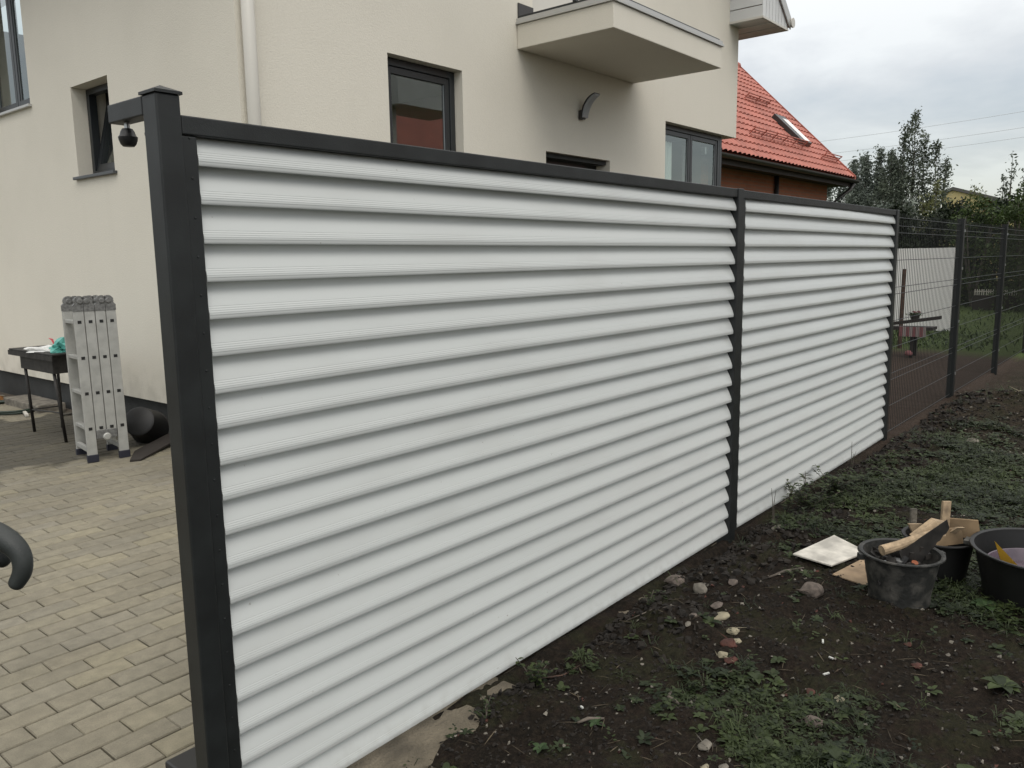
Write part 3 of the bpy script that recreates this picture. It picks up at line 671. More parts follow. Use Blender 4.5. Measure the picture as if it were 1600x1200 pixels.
def win(parent, axis_, c, a0, a1, z0, z1, fw=0.055, fd=0.06, sashes=1, top=0.0, gasket_side=None):
    """frame with glass in plane axis_=c, built of bars"""
    P = (lambda a, d, z: (a, c + d, z)) if axis_ == 'y' else (lambda a, d, z: (c + d, a, z))
    def bar(b, p0, p1):
        q0, q1 = P(*p0), P(*p1); b.box(min(q0[0], q1[0]), min(q0[1], q1[1]), min(q0[2], q1[2]), max(q0[0], q1[0]), max(q0[1], q1[1]), max(q0[2], q1[2]))
    b = MB(); bar(b, (a0, 0, z0), (a0 + fw, fd, z1)); bar(b, (a1 - fw, 0, z0), (a1, fd, z1)); bar(b, (a0 + fw, 0, z1 - fw - top), (a1 - fw, fd, z1)); bar(b, (a0 + fw, 0, z0), (a1 - fw, fd, z0 + fw))
    w = obj('window', b, 'frame', parent, bevel=0.004)
    n = sashes; wd = (a1 - a0 - 2 * fw) / n
    for k in range(n):
        s0, s1 = a0 + fw + wd * k + 0.004, a0 + fw + wd * (k + 1) - 0.004; t0, t1 = z0 + fw + 0.004, z1 - fw - top - 0.004; sw = 0.055
        s = MB(); bar(s, (s0, 0.008, t0), (s0 + sw, fd - 0.004, t1)); bar(s, (s1 - sw, 0.008, t0), (s1, fd - 0.004, t1)); bar(s, (s0 + sw, 0.008, t1 - sw), (s1 - sw, fd - 0.004, t1)); bar(s, (s0 + sw, 0.008, t0), (s1 - sw, fd - 0.004, t0 + sw))
        obj('sash', s, 'frame', w, bevel=0.003)
        g_ = MB(); bar(g_, (s0 + sw - 0.004, 0.026, t0 + sw - 0.004), (s1 - sw + 0.004, 0.032, t1 - sw + 0.004)); obj('pane', g_, 'glass', w)
        gk = MB(); bar(gk, (s1 - sw - 0.008, 0.016, t0 + sw), (s1 - sw - 0.003, 0.025, t1 - sw)); obj('gasket', gk, 'gasket', w)
    return w
w1 = win(house, 'y', YH + 0.093, 4.612, 5.478, 0.905, 3.046, fw=0.06, top=0.0)
w3 = win(house, 'y', YH + 0.10, 9.12, 10.83, 0.955, 3.041, fw=0.06, sashes=2)
w3b = win(house, 'x', 10.832, YH + 0.165, YH + 1.58, 0.955, 3.041, fw=0.05, sashes=1)
obj('corner_post', MB().box(10.832, YH + 0.10, 0.955, 10.895, YH + 0.163, 3.041), 'frame', house, bevel=0.003)
obj('window_sill', MB().box(9.05, YH - 0.03, 0.93, XE + 0.02, YH + 0.1, 0.955), 'sill', house); obj('window_sill', MB().box(4.56, YH - 0.03, 0.88, 5.52, YH + 0.09, 0.905), 'sill', house)
# curtains as folded sheets
def curtain(x0, x1, y, z0, z1, nf=5):
    b = MB(); n = nf * 6
    for i in range(n + 1):
        t = i / n; x = x0 + (x1 - x0) * t; yy = y + 0.02 * math.sin(t * nf * 2 * math.pi)
        b.v += [(x, yy, z0), (x, yy, z1)]
    for i in range(n): b.f.append((2 * i, 2 * i + 2, 2 * i + 3, 2 * i + 1))
    return obj('curtain', b, 'curtain', house, smooth=True)
curtain(9.47, 9.66, YH + 0.22, 1.0, 2.86, 3); curtain(9.98, 10.2, YH + 0.22, 1.0, 2.86, 3)
# door in its deep recess
db = MB(); db.box(6.70, YH + 0.20, 0.265, 7.865, YH + 0.28, 2.467); d_ = obj('door_frame', MB().box(6.697, YH + 0.18, 2.36, 7.868, YH + 0.2, 2.469), 'frame', house)
dd = obj('door', db, 'frame', house); obj('handle', MB().box(6.80, YH + 0.15, 1.0, 6.82, YH + 0.2, 1.3), 'zinc', dd)
obj('lintel_cover', MB().box(6.697, YH + 0.05, 2.425, 7.868, YH + 0.178, 2.469), 'plinth', house)
# left wall windows
w2 = win_ = None
fw = 0.05; c = XW + 0.125
b = MB(); y0, y1, z0, z1 = 6.998, 7.696, 2.19, 2.948
for q in ((y0, y0 + fw, z0, z1), (y1 - fw, y1, z0, z1)): b.box(c, q[0], q[2], c + 0.07, q[1], q[3])
b.box(c, y0 + fw, z1 - fw, c + 0.07, y1 - fw, z1); b.box(c, y0 + fw, z0, c + 0.07, y1 - fw, z0 + fw)
w2 = obj('window', b, 'frame', house, bevel=0.003)
# tilted sash (bottom hinged, leaning into the room)
ang = rad(13); hz = z0 + fw + 0.004
def T(y, d, z): dz_ = z - hz; return (c + 0.012 + d * math.cos(ang) + dz_ * math.sin(ang), y, hz + dz_ * math.cos(ang) - d * math.sin(ang))
def tb(b, ya, yb, da, db_, za, zb_):
    k = len(b.v)
    for z in (za, zb_):
        for (y, d) in ((ya, da), (yb, da), (yb, db_), (ya, db_)): b.v.append(T(y, d, z))
    b.f += [tuple(k + i for i in q) for q in ((0, 3, 2, 1), (4, 5, 6, 7), (0, 1, 5, 4), (1, 2, 6, 5), (2, 3, 7, 6), (3, 0, 4, 7))]
s = MB(); ya, yb, za, zb_ = y0 + fw + .004, y1 - fw - .004, hz, z1 - fw - .012
tb(s, ya, ya + .055, 0, .055, za, zb_); tb(s, yb - .055, yb, 0, .055, za, zb_); tb(s, ya + .055, yb - .055, 0, .055, za, za + .055); tb(s, ya + .055, yb - .055, 0, .055, zb_ - .055, zb_)
obj('sash', s, 'frame', w2)
s = MB(); tb(s, ya + .05, yb - .05, .024, .03, za + .05, zb_ - .05); obj('pane', s, 'glass', w2)
obj('window_sill', MB().box(XW - 0.035, 6.955, 2.160, XW + 0.124, 7.745, 2.185), 'sill', house, bevel=0.003)
w0 = win(house, 'x', XW + 0.125, 8.604, 9.896, 2.93, 4.496, fw=0.06, sashes=2)
obj('window_sill', MB().box(XW - 0.035, 8.565, 2.900, XW + 0.124, 9.95, 2.925), 'trim', house, bevel=0.003)
# balcony
bl = thing('x', 'x', 'x'); bpy.data.objects.remove(bl)
bx0, bx1, by = 6.256, 8.36, 4.002
bal = obj('balcony', MB().box(bx0, by, 3.368, bx1, YH - 0.002, 3.585), 'plaster', house, bevel=0.006)
obj('drip_trim', MB().box(bx0 - 0.02, by - 0.02, 3.587, bx1 + 0.02, YH - 0.003, 3.607), 'trim', bal)
obj('edge_trim', MB().box(bx0 - 0.008, by - 0.008, 3.609, bx1 + 0.008, YH - 0.003, 3.640), 'trim', bal)
rl = MB(); rl.box(bx0 + 0.01, by + 0.02, 3.642, bx0 + 0.03, YH - 0.004, 3.665); rl.box(bx0 + 0.03, by + 0.02, 3.642, bx1 - 0.01, by + 0.04, 3.665); rl.box(bx1 - 0.03, by + 0.04, 3.642, bx1 - 0.01, YH - 0.004, 3.665)
obj('railing_rail', rl, 'frame', bal)
g_ = MB(); g_.box(bx0 + 0.016, by + 0.9, 3.667, bx0 + 0.024, YH - 0.3, 4.5); g_.box(bx0 + 0.1, by + 0.026, 3.667, bx1 - 0.1, by + 0.034, 4.5); g_.box(bx1 - 0.024, by + 0.1, 3.667, bx1 - 0.016, YH - 0.1, 4.5)
for (x, y) in ((bx0 + .02, 4.42),): obj('railing_post', MB().box(x - .018, y - .018, 3.665, x + .018, y + .018, 4.52), 'frame', bal)
obj('skirting', MB().box(bx0 + 0.012, YH - 0.012, 3.667, 6.498, YH - 0.003, 3.785), 'gutter', house)
obj('balcony_door', MB().box(6.502, YH + 0.05, 3.662, 7.548, YH + 0.1, 4.898), 'whitepvc', house, bevel=0.004)
# wall lamp: black back box, curved arm with satin underside
lx = 7.30
lb = obj('wall_lamp', MB().box(lx - 0.045, YH - 0.05, 2.845, lx + 0.03, YH - 0.002, 2.935), 'gutter', house, bevel=0.006)
arc = []
for i in range(13):
    t = i / 12; an = rad(180 - 78 * t); arc.append((YH - 0.255 + 0.205 * -math.cos(an), 2.86 + 0.225 * math.sin(an)))
def arcblade(off0, off1, xa, xb):
    b = MB(); n = len(arc)
    cx, cz = YH - 0.255, 2.86
    for i, (y, z) in enumerate(arc):
        w = 0.55 + 0.45 * math.sin(math.pi * min(1, i / (n - 1) * 0.9 + 0.1))
        for off in (off0 * w, off1 * w):
            d = Vector((y - cx, z - cz)).normalized()
            for x in (xa, xb): b.v.append((x, y + d.x * off, z + d.y * off))
    for i in range(n - 1):
        k = i * 4
        b.f += [(k, k + 4, k + 5, k + 1), (k + 2, k + 3, k + 7, k + 6), (k, k + 2, k + 6, k + 4), (k + 1, k + 5, k + 7, k + 3)]
    b.f += [(0, 1, 3, 2), (4 * n - 4, 4 * n - 2, 4 * n - 1, 4 * n - 3)]; return b
obj('lamp_arm', arcblade(0.0, 0.014, lx - 0.05, lx + 0.05), 'gutter', lb, smooth=False)
obj('lamp_diffuser', arcblade(-0.026, -0.001, lx - 0.042, lx + 0.042), 'lampglass', lb)

# ------------------------------------------------------------------ neighbouring brick house with tiled roof
nh = thing('brick_house', 'orange brick house with a steep red tiled roof and dark gutter beyond the cream house', 'house')
EX, EY, EZ, RZ = 21.69, 6.70, 3.30, 6.50; LX = 9.5
nx = int((EX - LX) / 0.205 * 6); courses = int((RZ - EZ) * math.sqrt(2) / 0.245 + 0.99)
t = MB(); rows = []
for c_ in range(courses):
    for (s0, lift) in ((0.0, 0.024), (0.08, 0.020), (0.93, 0.002), (0.999, -0.006)):
        d = (c_ + s0) * 0.245; rows.append((min(d, (RZ - EZ) * 1.4142), lift))
for d, lift in rows:
    for i in range(nx + 1):
        x = LX + (EX - LX) * i / nx; w = 0.052 * abs(math.cos((x - LX) / 0.205 * math.pi)) ** .6 - .03
        h = lift + w; t.v.append((x, EY + d * 0.7071 - h * 0.7071, EZ + d * 0.7071 + h * 0.7071))
for j in range(len(rows) - 1):
    for i in range(nx): a = j * (nx + 1) + i; t.f.append((a, a + 1, a + nx + 2, a + nx + 1))
me = t.mesh('roof_tiles', MT['rooftile']); o = put('roof_tiles', me, nh); o['kind'] = 'stuff'; shade_auto(o, 50)
obj('roof', MB().prism([(LX, EY + .02, EZ - .06), (LX, EY + 3.25, RZ - .04), (LX, EY + 6.5, EZ - .06), (LX, EY + 3.25, RZ - .2)], (EX - LX - .02, 0, 0)), 'rooftile', nh)
obj('ridge_cap', MB().tube([(LX, EY + 3.22, RZ + .0), (EX + .03, EY + 3.22, RZ + .0)], 0.10, 10), 'rooftile', nh)
vb = MB(); 
vb.prism([(EX - .01, EY - .03, EZ - .13), (EX - .01, EY + 3.2, RZ - .11), (EX - .01, EY + 3.2, RZ + .06), (EX - .01, EY - .03, EZ + .05)], (0.04, 0, 0)); obj('verge_board', vb, 'rooftile', nh)
wb = MB(); wb.box(10, EY + .42, 0, EX - .72, EY + 6.1, EZ - .06); 
wb.prism([(EX - .724, EY + .43, EZ - .06), (EX - .724, EY + 3.25, RZ - .22), (EX - .724, EY + 6.08, EZ - .06)], (-0.2, 0, 0)); obj('wall', wb, 'brick', nh)
obj('soffit', MB().box(LX, EY + .03, EZ - .20, EX - .03, EY + .70, EZ - .12), 'darkwood', nh)  # dark band below the gutter: eave shade painted in by the near-black colour
obj('fascia', MB().box(LX, EY - .005, EZ - .24, EX - .02, EY + .028, EZ - .03), 'darkwood', nh)
arc = [(EY - .085 + .075 * math.cos(a), EZ - .075 + .075 * math.sin(a)) for a in [math.pi + i * math.pi / 8 for i in range(9)]]
obj('gutter', MB().prism([(LX, y, z) for y, z in arc] + [(LX, y, z + 0.02) for y, z in reversed(arc[1:-1])], (EX - LX - .05, 0, 0)), 'gutter', nh)
obj('downpipe', MB().tube([(EX - .25, EY - .08, EZ - .15), (EX - .3, EY + .0, EZ - .3), (EX - .86, EY + .36, EZ - .75), (EX - .88, EY + .36, 0)], 0.05, 8), 'gutter', nh, smooth=True)
obj('downpipe', MB().tube([(17.6, EY + .36, EZ - .2), (17.6, EY + .36, 0)], 0.05, 8), 'gutter', nh, smooth=True)
obj('gutter_bracket', MB().box(13.1, EY - .17, EZ - .17, 13.14, EY - .0, EZ + .02), 'zinc', nh)
def roofpt(x, d, h=0.0): return Vector((x, EY + d * .7071 - h * .7071, EZ + d * .7071 + h * .7071))
def roofbox(name, x0, x1, d0, d1, h0, h1, m, parent=nh):
    b = MB(); k = 0
    for h in (h0, h1):
        for (x, d) in ((x0, d0), (x1, d0), (x1, d1), (x0, d1)): b.v.append(tuple(roofpt(x, d, h)))
    b.f += [(0, 3, 2, 1), (4, 5, 6, 7), (0, 1, 5, 4), (1, 2, 6, 5), (2, 3, 7, 6), (3, 0, 4, 7)]
    return obj(name, b, m, parent)
sk = roofbox('skylight', 19.62, 20.25, 0.95, 1.95, 0.02, 0.13, 'gutter')
roofbox('flashing', 19.86, 20.19, 1.0, 1.80, 0.131, 0.14, 'hoard', sk)
roofbox('vent', 14.4, 14.75, 1.0, 1.35, 0.02, 0.22, 'gutter')
def guard(x0, x1, d):
    w = []
    b = MB()
    for dd in (0.04, 0.10, 0.16): b.tube([roofpt(x0, d, 0.03 + dd), roofpt(x1, d, 0.03 + dd)], 0.014, 5)
    n = int((x1 - x0) / 0.6)
    for i in range(n + 1):
        x = x0 + (x1 - x0) * i / n; b.tube([roofpt(x, d, 0.0), roofpt(x, d - 0.02, 0.21)], 0.014, 5)
    obj('snow_guard', b, 'rooftile', nh)
guard(16.6, 19.6, 0.85); guard(18.9, 20.2, 2.5); guard(20.3, 21.4, 0.55)

# ------------------------------------------------------------------ twin house across the plot (seen mirrored in the window)
th = thing('white_house', 'white house with red roof reflected in the tall window of the cream house', 'house')
b = MB(); b.box(9, -19, 0, 17.5, -8.6, 8.6); obj('wall', b, 'housewhite', th)
b = MB(); b.box(17.05, -9.6, 6.02, 19.9, -8.0, 8.6); obj('eave_box', b, 'siding', th)
b = MB(); b.prism([(19.8, -11.5, 2.6), (19.8, -17, 9.2), (19.8, -22.5, 2.6)], (16, 0, 0)); obj('roof', b, 'rooftile', th)
b = MB(); b.box(20.2, -21.5, 0, 35.5, -12.2, 2.7); obj('wall', b, 'brick', th)

# ------------------------------------------------------------------ open wire mesh fence
mf = thing('mesh_fence', 'dark green welded wire mesh fence on steel posts beyond the louvre fence', 'fence')
px_ = [6.50, 8.65, 10.98, 13.3, 15.6, 17.9]
def mpost(x):
    p = obj('post', MB().box(x - .03, YF - .02, -.3, x + .03, YF + .04, 1.70), 'meshpost', mf, bevel=0.003)
    obj('cap', MB().box(x - .032, YF - .022, 1.70, x + .032, YF + .042, 1.712), 'rubber', p)
    for z in (0.25, 0.75, 1.25, 1.6):
        obj('clamp', MB().box(x - .012, YF - .028, z - .012, x + .012, YF - .0205, z + .012), 'zinc', p)
for x in px_[1:]: mpost(x)
for k in range(5):
    xa, xb = px_[k] + .0, px_[k + 1]
    vb = MB(); n = int((xb - xa) / 0.05)
    for i in range(n + 1):
        x = xa + (xb - xa) * i / n
        pts = [(x, YF + .01, 0.03), (x, YF + .01, 1.69)]
        vb.tube(pts, 0.0020, 4, cap=False)
    w = obj('wire_panel', vb, 'wire', mf, kind='stuff')
    for z in (0.05, 0.25, 0.45, 0.50, 0.70, 0.90, 1.10, 1.15, 1.35, 1.55, 1.60, 1.66):
        obj('horizontal_wire', MB().tube([(xa, YF + .005, z), (xb, YF + .005, z)], 0.0026, 4), 'wire', mf)

# ------------------------------------------------------------------ things by the house
# folded four-section aluminium ladder
ld = thing('folding_ladder', 'folded silver four-section ladder standing on its feet by the house wall', 'ladder', loc=(2.40, 5.965, 0))
ld.rotation_euler = (rad(-1.5), 0, rad(-10))
SX, SW, SD, LW_ = 0.071, 0.066, 0.026, 0.36
for k in range(4):
    x0 = k * SX; outer = k in (0, 3)
    zl = 0.035 if outer else 0.225; zh = 1.10
    sec = obj('ladder_section', MB().box(x0, 0, zl, x0 + SW, SD, zh), 'aluminium', ld, bevel=0.003)
    obj('stile', MB().box(x0, LW_ - SD, zl, x0 + SW, LW_, zh), 'aluminium', sec, bevel=0.003)
    for z in (0.245, 0.50, 0.755, 1.01):
        obj('rung', MB().box(x0 + 0.010, SD - 0.001, z - 0.013, x0 + 0.050, LW_ - SD + 0.001, z + 0.013), 'aluminium', sec, bevel=0.003)
        obj('rung_plug', MB().box(x0 + 0.022, -0.0025, z - 0.011, x0 + 0.046, 0.001, z + 0.010), 'rubber', sec)
    if outer:
        for y in (-0.004, LW_ - SD):
            obj('rubber_foot', MB().box(x0 - 0.004, y - 0.004, 0.0, x0 + SW + 0.004, y + SD + 0.008, 0.055), 'bluefoot', sec, bevel=0.004)
        obj('foot_bar', MB().box(x0 + 0.004, SD, 0.075, x0 + 0.03, LW_ - SD, 0.11), 'aluminium', sec, bevel=0.002)
for yy in (0.0, LW_ - SD):
    for k in range(4):          # top hinge plates end in round discs
        x0 = k * SX; cx = x0 + 0.034 + (0.014 if k % 2 == 0 else -0.014)
        b = MB(); pts = [(x0 - 0.001, yy - 0.004, 1.085), (x0 + SW + 0.001, yy - 0.004, 1.085), (x0 + SW + 0.001, yy - 0.004, 1.125)]
        pts += [(cx + 0.036 * math.cos(a), yy - 0.004, 1.155 + 0.038 * math.sin(a)) for a in [rad(-20 + 220 * i / 12) for i in range(13)]]
        pts += [(x0 - 0.001, yy - 0.004, 1.125)]
        b.prism(pts, (0, 0.034, 0)); hg = obj('hinge', b, 'greyplastic', ld)
        obj('hinge_disc', MB().lathe([(0, 0.008), (0.014, 0.008), (0.020, 0.004), (0.022, 0)], (cx, yy - 0.004, 1.155), 16, (0, -1, 0)), 'greyplastic', hg)
    b = MB(); b.box(SX - 0.002, yy - 0.003, 0.165, 3 * SX - 0.004, yy + 0.03, 0.228); h = obj('hinge', b, 'greyplastic', ld, bevel=0.004)
    obj('hinge_disc', MB().lathe([(0, 0.008), (0.020, 0.007), (0.028, 0)], (2 * SX - 0.003, yy - 0.003, 0.175), 18, (0, -1, 0)), 'aluminium', h)

# black steel brazier on thin legs
bz = thing('brazier', 'black sheet steel brazier on four thin legs beside the ladder', 'brazier', loc=(2.6, 7.1, 0))
def bch(name, mb, m='blackmetal', par=None, **k):
    if par is None:
        for i, v in enumerate(mb.v): mb.v[i] = (v[0] - 2.6, v[1] - 7.1, v[2])
        par = bz
    return obj(name, mb, m, par, **k)
bch('top_plate', MB().box(2.50, 6.70, 0.715, 2.84, 7.58, 0.727), bevel=0.002)
b = MB(); b.box(2.495, 6.69, 0.675, 2.502, 7.59, 0.714); b.box(2.503, 7.575, 0.675, 2.84, 7.582, 0.714); bch('rim', b)
bch('fire_box', MB().box(2.53, 6.78, 0.565, 2.82, 7.44, 0.7145), bevel=0.004)
legs = [(2.55, 7.40, 2.61, 7.52), (2.55, 6.82, 2.60, 6.85), (2.80, 6.82, 2.82, 6.90), (2.80, 7.40, 2.83, 7.50)]
for (xa, ya, xb, yb) in legs: bch('leg', MB().tube([(xa, ya, 0.57), (xb, yb, 0.0)], 0.013, 8), smooth=True)
bch('crossbar', MB().tube([(2.59, 7.48, 0.20), (2.59, 6.845, 0.24)], 0.006, 6)); bch('crossbar', MB().tube([(2.59, 6.845, 0.22), (2.815, 6.88, 0.22)], 0.006, 6))
bch('crossbar', MB().tube([(2.59, 7.48, 0.2), (2.825, 7.465, 0.2)], 0.006, 6))
def crumple(name, c, r, seed, m, label, cat, n=3, amp=0.9):
    b = MB(); b.blob(c, r, seed, amp, n); o = obj(name, b, m, smooth=False); tag(o, label, cat); return o
crumple('plastic_bag', (2.66, 6.90, 0.752), (0.085, 0.15, 0.06), 11, 'teal', 'crumpled teal plastic bag on top of the black brazier', 'bag')
crumple('plastic_bag', (2.575, 7.04, 0.738), (0.05, 0.17, 0.028), 5, 'whitebag', 'crumpled white plastic packet on the brazier beside the teal bag', 'packet')
o = obj('strap', MB().tube([(2.64, 7.0, 0.78), (2.64, 7.03, 0.815), (2.64, 7.09, 0.825)], [0.006, 0.009, 0.003], 6), 'red'); tag(o, 'red plastic strip poking up from the teal bag on the brazier', 'strip')
# overturned bucket against the plinth
bk = thing('bucket', 'black bucket lying on its side against the plinth right of the ladder', 'bucket', loc=(2.96, 6.25, 0.155))
ax = Vector((0.55, 0.55, -0.35)).normalized(); Mx = ax.to_track_quat('Z', 'Y').to_matrix().to_4x4()
b = MB().lathe([(0.0, -0.13), (0.10, -0.13), (0.115, -0.12), (0.140, 0.11), (0.148, 0.12), (0.148, 0.135), (0.136, 0.135), (0.132, 0.12), (0.108, -0.11), (0.0, -0.115)], (0, 0, 0), 36, ax)
o = obj('shell', b, 'blackbucket', bk); shade_auto(o, 40)
hp = []
for i in range(13):
    a = math.pi * i / 12; p = Mx @ Vector((0.15 * math.cos(a), 0.15 * math.sin(a) * 0.9, 0.125 - 0.02 * math.sin(a))); hp.append(p)
obj('handle', MB().tube(hp, 0.004, 6), 'blackmetal', bk)
o = obj('dark_plank', MB().prism([(2.60, 5.76, -0.001), (2.66, 5.72, -0.001), (3.14, 6.05, 0.03), (3.14, 6.22, 0.045), (2.75, 6.0, 0.004)], (0, 0, 0.014)), 'darkwood'); tag(o, 'dark grey scrap board lying on the pavers in front of the overturned bucket', 'board')
# firewood, kerb stone, hose by the wall at the far left
fw_spots = [(2.92, 9.60, 0.05, 12), (2.98, 9.95, 0.05, -8), (2.88, 10.2, 0.055, 20), (2.95, 9.75, 0.135, 4), (2.90, 10.15, 0.14, -14), (2.96, 9.9, 0.215, 10)]
lbl = ['split orange log at the near end of the bottom row of the woodpile', 'split log in the middle of the bottom row of the small woodpile', 'split log at the far end of the bottom row, left edge of the photo', 'split log resting on the near logs of the woodpile by the wall', 'split log resting on the far logs of the small woodpile', 'single topmost split log on the small woodpile by the wall']
for k, (x, y, z, rz_) in enumerate(fw_spots):
    b = MB(); rr2 = random.Random(k); n = 7; 
    poly = [(-0.22, 0.055 * math.cos(a) * rr2.uniform(.7, 1.1), 0.045 * math.sin(a) * rr2.uniform(.7, 1.1)) for a in [2 * math.pi * i / n for i in range(n)]]
    b.prism(poly, (0.44, 0, 0)); o = obj('firewood', b, 'orangewood'); o.location = (x, y, z); o.rotation_euler = (rr2.uniform(0, 1), 0, rad(90 + rz_)); tag(o, lbl[k], 'log', 'split logs piled by the left wall')
o = obj('kerb_stone', MB().box(2.98, 8.45, -0.012, 3.24, 9.35, 0.07), 'stone', bevel=0.01); tag(o, 'pale stone block at the foot of the wall behind the brazier', 'stone block')
hs = []
for i in range(97):
    a = i / 24 * 2 * math.pi * 1.0; hs.append((2.88 + (0.26 + 0.01 * math.sin(a * 2.3)) * math.cos(a), 8.95 + (0.42 + 0.015 * math.sin(a * 1.7)) * math.sin(a), 0.012 + 0.006 * (i / 24)))
o = obj('garden_hose', MB().tube(hs, 0.011, 6), 'hose', smooth=True); tag(o, 'dark green hose coiled on the pavers by the woodpile', 'hose')
o = obj('white_bar', MB().obox((2.86, 8.42, 0.02), (0.25, 1, 0), (1, -0.25, 0), (0, 0, 1), 0.13, 0.014, 0.01), 'whitepvc'); tag(o, 'short white plastic strip lying beside the hose behind the brazier leg', 'strip')

# ------------------------------------------------------------------ clutter on the soil
def ground_at(x, y): return gh(x, y)
def bucket(name, label, c, rt, rb, h, m, group=None, water=None):
    t = thing(name, label, 'bucket' if h / rt > 1 else 'tub', group, loc=(c[0], c[1], ground_at(*c) - 0.006))
    o = obj('shell', MB().lathe([(0, 0.006), (rb, 0.006), (rb + 0.004, 0.0), (rb + 0.008, 0.004), (rb + 0.2 * (rt - rb), 0.2 * h), (rt - 0.004, h * 0.97), (rt + 0.006, h * 0.95), (rt + 0.012, h * 0.97), (rt + 0.011, h * 0.995), (rt + 0.003, h), (rt - 0.005, h * 0.985), (rt - 0.008, h * 0.9), (rb, 0.02), (0, 0.018)], (0, 0, 0), 48), m, t); shade_auto(o, 35)
    return t
def handle(t, r, h, drop, side, m='steelbit'):
    pts = []
    for i in range(17):
        a = math.pi * i / 16; pts.append((r * math.cos(a), side * r * 1.03 * math.sin(a), h * 0.96 - drop * math.sin(a)))
    obj('handle', MB().tube(pts, 0.0028, 6), m, t)
    for s_ in (-1, 1): obj('handle_lug', MB().box(s_ * r - 0.012, -0.014, h * 0.86, s_ * r + 0.012, 0.014, h * 0.97), 'bucket', t)
B1 = (3.395, 0.795); t1 = bucket('bucket', 'dusty black builders bucket full of tools, in front of the tub', B1, 0.148, 0.108, 0.205, 'bucket'); handle(t1, 0.161, 0.205, 0.006, 1, 'blackmetal'); t1.rotation_euler.z = rad(-50)
B2 = (3.80, 0.74); t2 = bucket('bucket', 'black bucket holding timber offcuts and cardboard behind the tool bucket', B2, 0.140, 0.105, 0.20, 'blackbucket')
B3 = (3.76, 0.335); t3 = bucket('tub', 'wide black mixing tub at the right edge with a yellow piece in it', B3, 0.268, 0.215, 0.215, 'blackbucket')
o = obj('lug', MB().box(-0.03, 0.262, 0.185, 0.03, 0.30, 0.2), 'bucket', t3)
o = obj('inner_pan', MB().lathe([(0, 0.09), (0.19, 0.095), (0.212, 0.14), (0.216, 0.142), (0.216, 0.137), (0.205, 0.12), (0.19, 0.085), (0, 0.08)], (B3[0], B3[1], 0), 40), 'purple'); shade_auto(o, 35); tag(o, 'shallow purplish pan lying inside the wide black tub', 'pan')
o = obj('trowel_blade', MB().prism([(3.625, 0.505, 0.250), (3.600, 0.405, 0.165), (3.640, 0.470, 0.135)], (0.006, 0.004, 0.001)), 'yellow'); tag(o, 'yellow triangular plastic piece leaning in the black tub', 'float')
# contents of the tool bucket
o = obj('wooden_stake', MB().tube([(3.30, 0.845, 0.232), (3.36, 0.80, 0.245), (3.43, 0.74, 0.272), (3.50, 0.69, 0.292)], [0.021, 0.019, 0.017, 0.012], 12), 'pine'); tag(o, 'pale round wooden stake lying across the top of the tool bucket', 'stake')
o = obj('pine_wedge', MB().prism([(3.42, 0.76, 0.27), (3.50, 0.66, 0.275), (3.54, 0.665, 0.315), (3.50, 0.70, 0.33)], (0.02, 0.02, 0.004)), 'pine'); tag(o, 'flat pale timber wedge on top of the tool bucket behind the saw', 'wedge')
sw = thing('hand_saw', 'dark toothed saw blade sticking out of the tool bucket', 'saw', loc=(3.37, 0.75, 0.1))
bl_ = []
P0, P1 = Vector((0.00, 0.02, 0.03)), Vector((0.14, -0.10, 0.205)); U = Vector((-0.02, 0.015, 0.07))
top = [P0 + U * 1.35, P1 + U * 0.55]; bot = []
for i in range(15):
    t = i / 14; bot.append(P0 + (P1 - P0) * t + Vector((0, 0, -0.006 if i % 2 else 0.002)) - U * 0.25 * (1 - t))
obj('blade', MB().prism([tuple(p) for p in (top + bot[::-1])], (0.002, 0.002, 0)), 'blackmetal', sw)
obj('handle', MB().tube([(0.0, 0.02, 0.1), (-0.03, 0.04, 0.06), (-0.035, 0.045, 0.0), (-0.01, 0.03, -0.04)], 0.014, 8), 'blackbucket', sw)
tools = [('pliers', 'black pliers with open jaws standing in the tool bucket', 'blackmetal', [(3.40, 0.78, 0.06), (3.385, 0.755, 0.22)], 0.013),
         ('screwdriver', 'orange handled screwdriver in the tool bucket', 'orangeplastic', [(3.385, 0.76, 0.10), (3.36, 0.735, 0.19)], 0.017),
         ('hammer', 'dark hammer handle leaning in the tool bucket', 'darkwood', [(3.43, 0.80, 0.05), (3.42, 0.73, 0.24)], 0.012),
         ('chisel', 'worn steel chisel in the left of the tool bucket', 'steelbit', [(3.33, 0.85, 0.06), (3.315, 0.83, 0.185)], 0.013),
         ('pipe_offcut', 'grey pipe offcut in the middle of the tool bucket', 'greyplastic', [(3.37, 0.80, 0.04), (3.35, 0.79, 0.19)], 0.02)]
for nm, lb_, m_, pts, r in tools:
    a, b_ = Vector(pts[0]), Vector(pts[1]); o = obj(nm, MB().tube([a, a.lerp(b_, .5), b_], [r * .8, r, r * .75], 10), m_, smooth=False); tag(o, lb_, nm.replace('_', ' '))
rb_ = MB(); rr = random.Random(9)
for k in range(90):
    a = rr.uniform(0, 6.28); r = rr.uniform(0, .12); rb_.obox((B1[0] + r * math.cos(a), B1[1] + r * math.sin(a), 0.09 + rr.uniform(0, .10)), (rr.gauss(0, 1), rr.gauss(0, 1), rr.gauss(0, .6)), (rr.gauss(0, 1), rr.gauss(0, 1), .3), (0.1, .2, 1), rr.uniform(.01, .035), rr.uniform(.004, .014), rr.uniform(.003, .012))
o = obj('tool_heap', rb_, 'blackmetal', kind='stuff'); tag(o, 'jumble of small dark fittings filling the tool bucket', 'fittings')
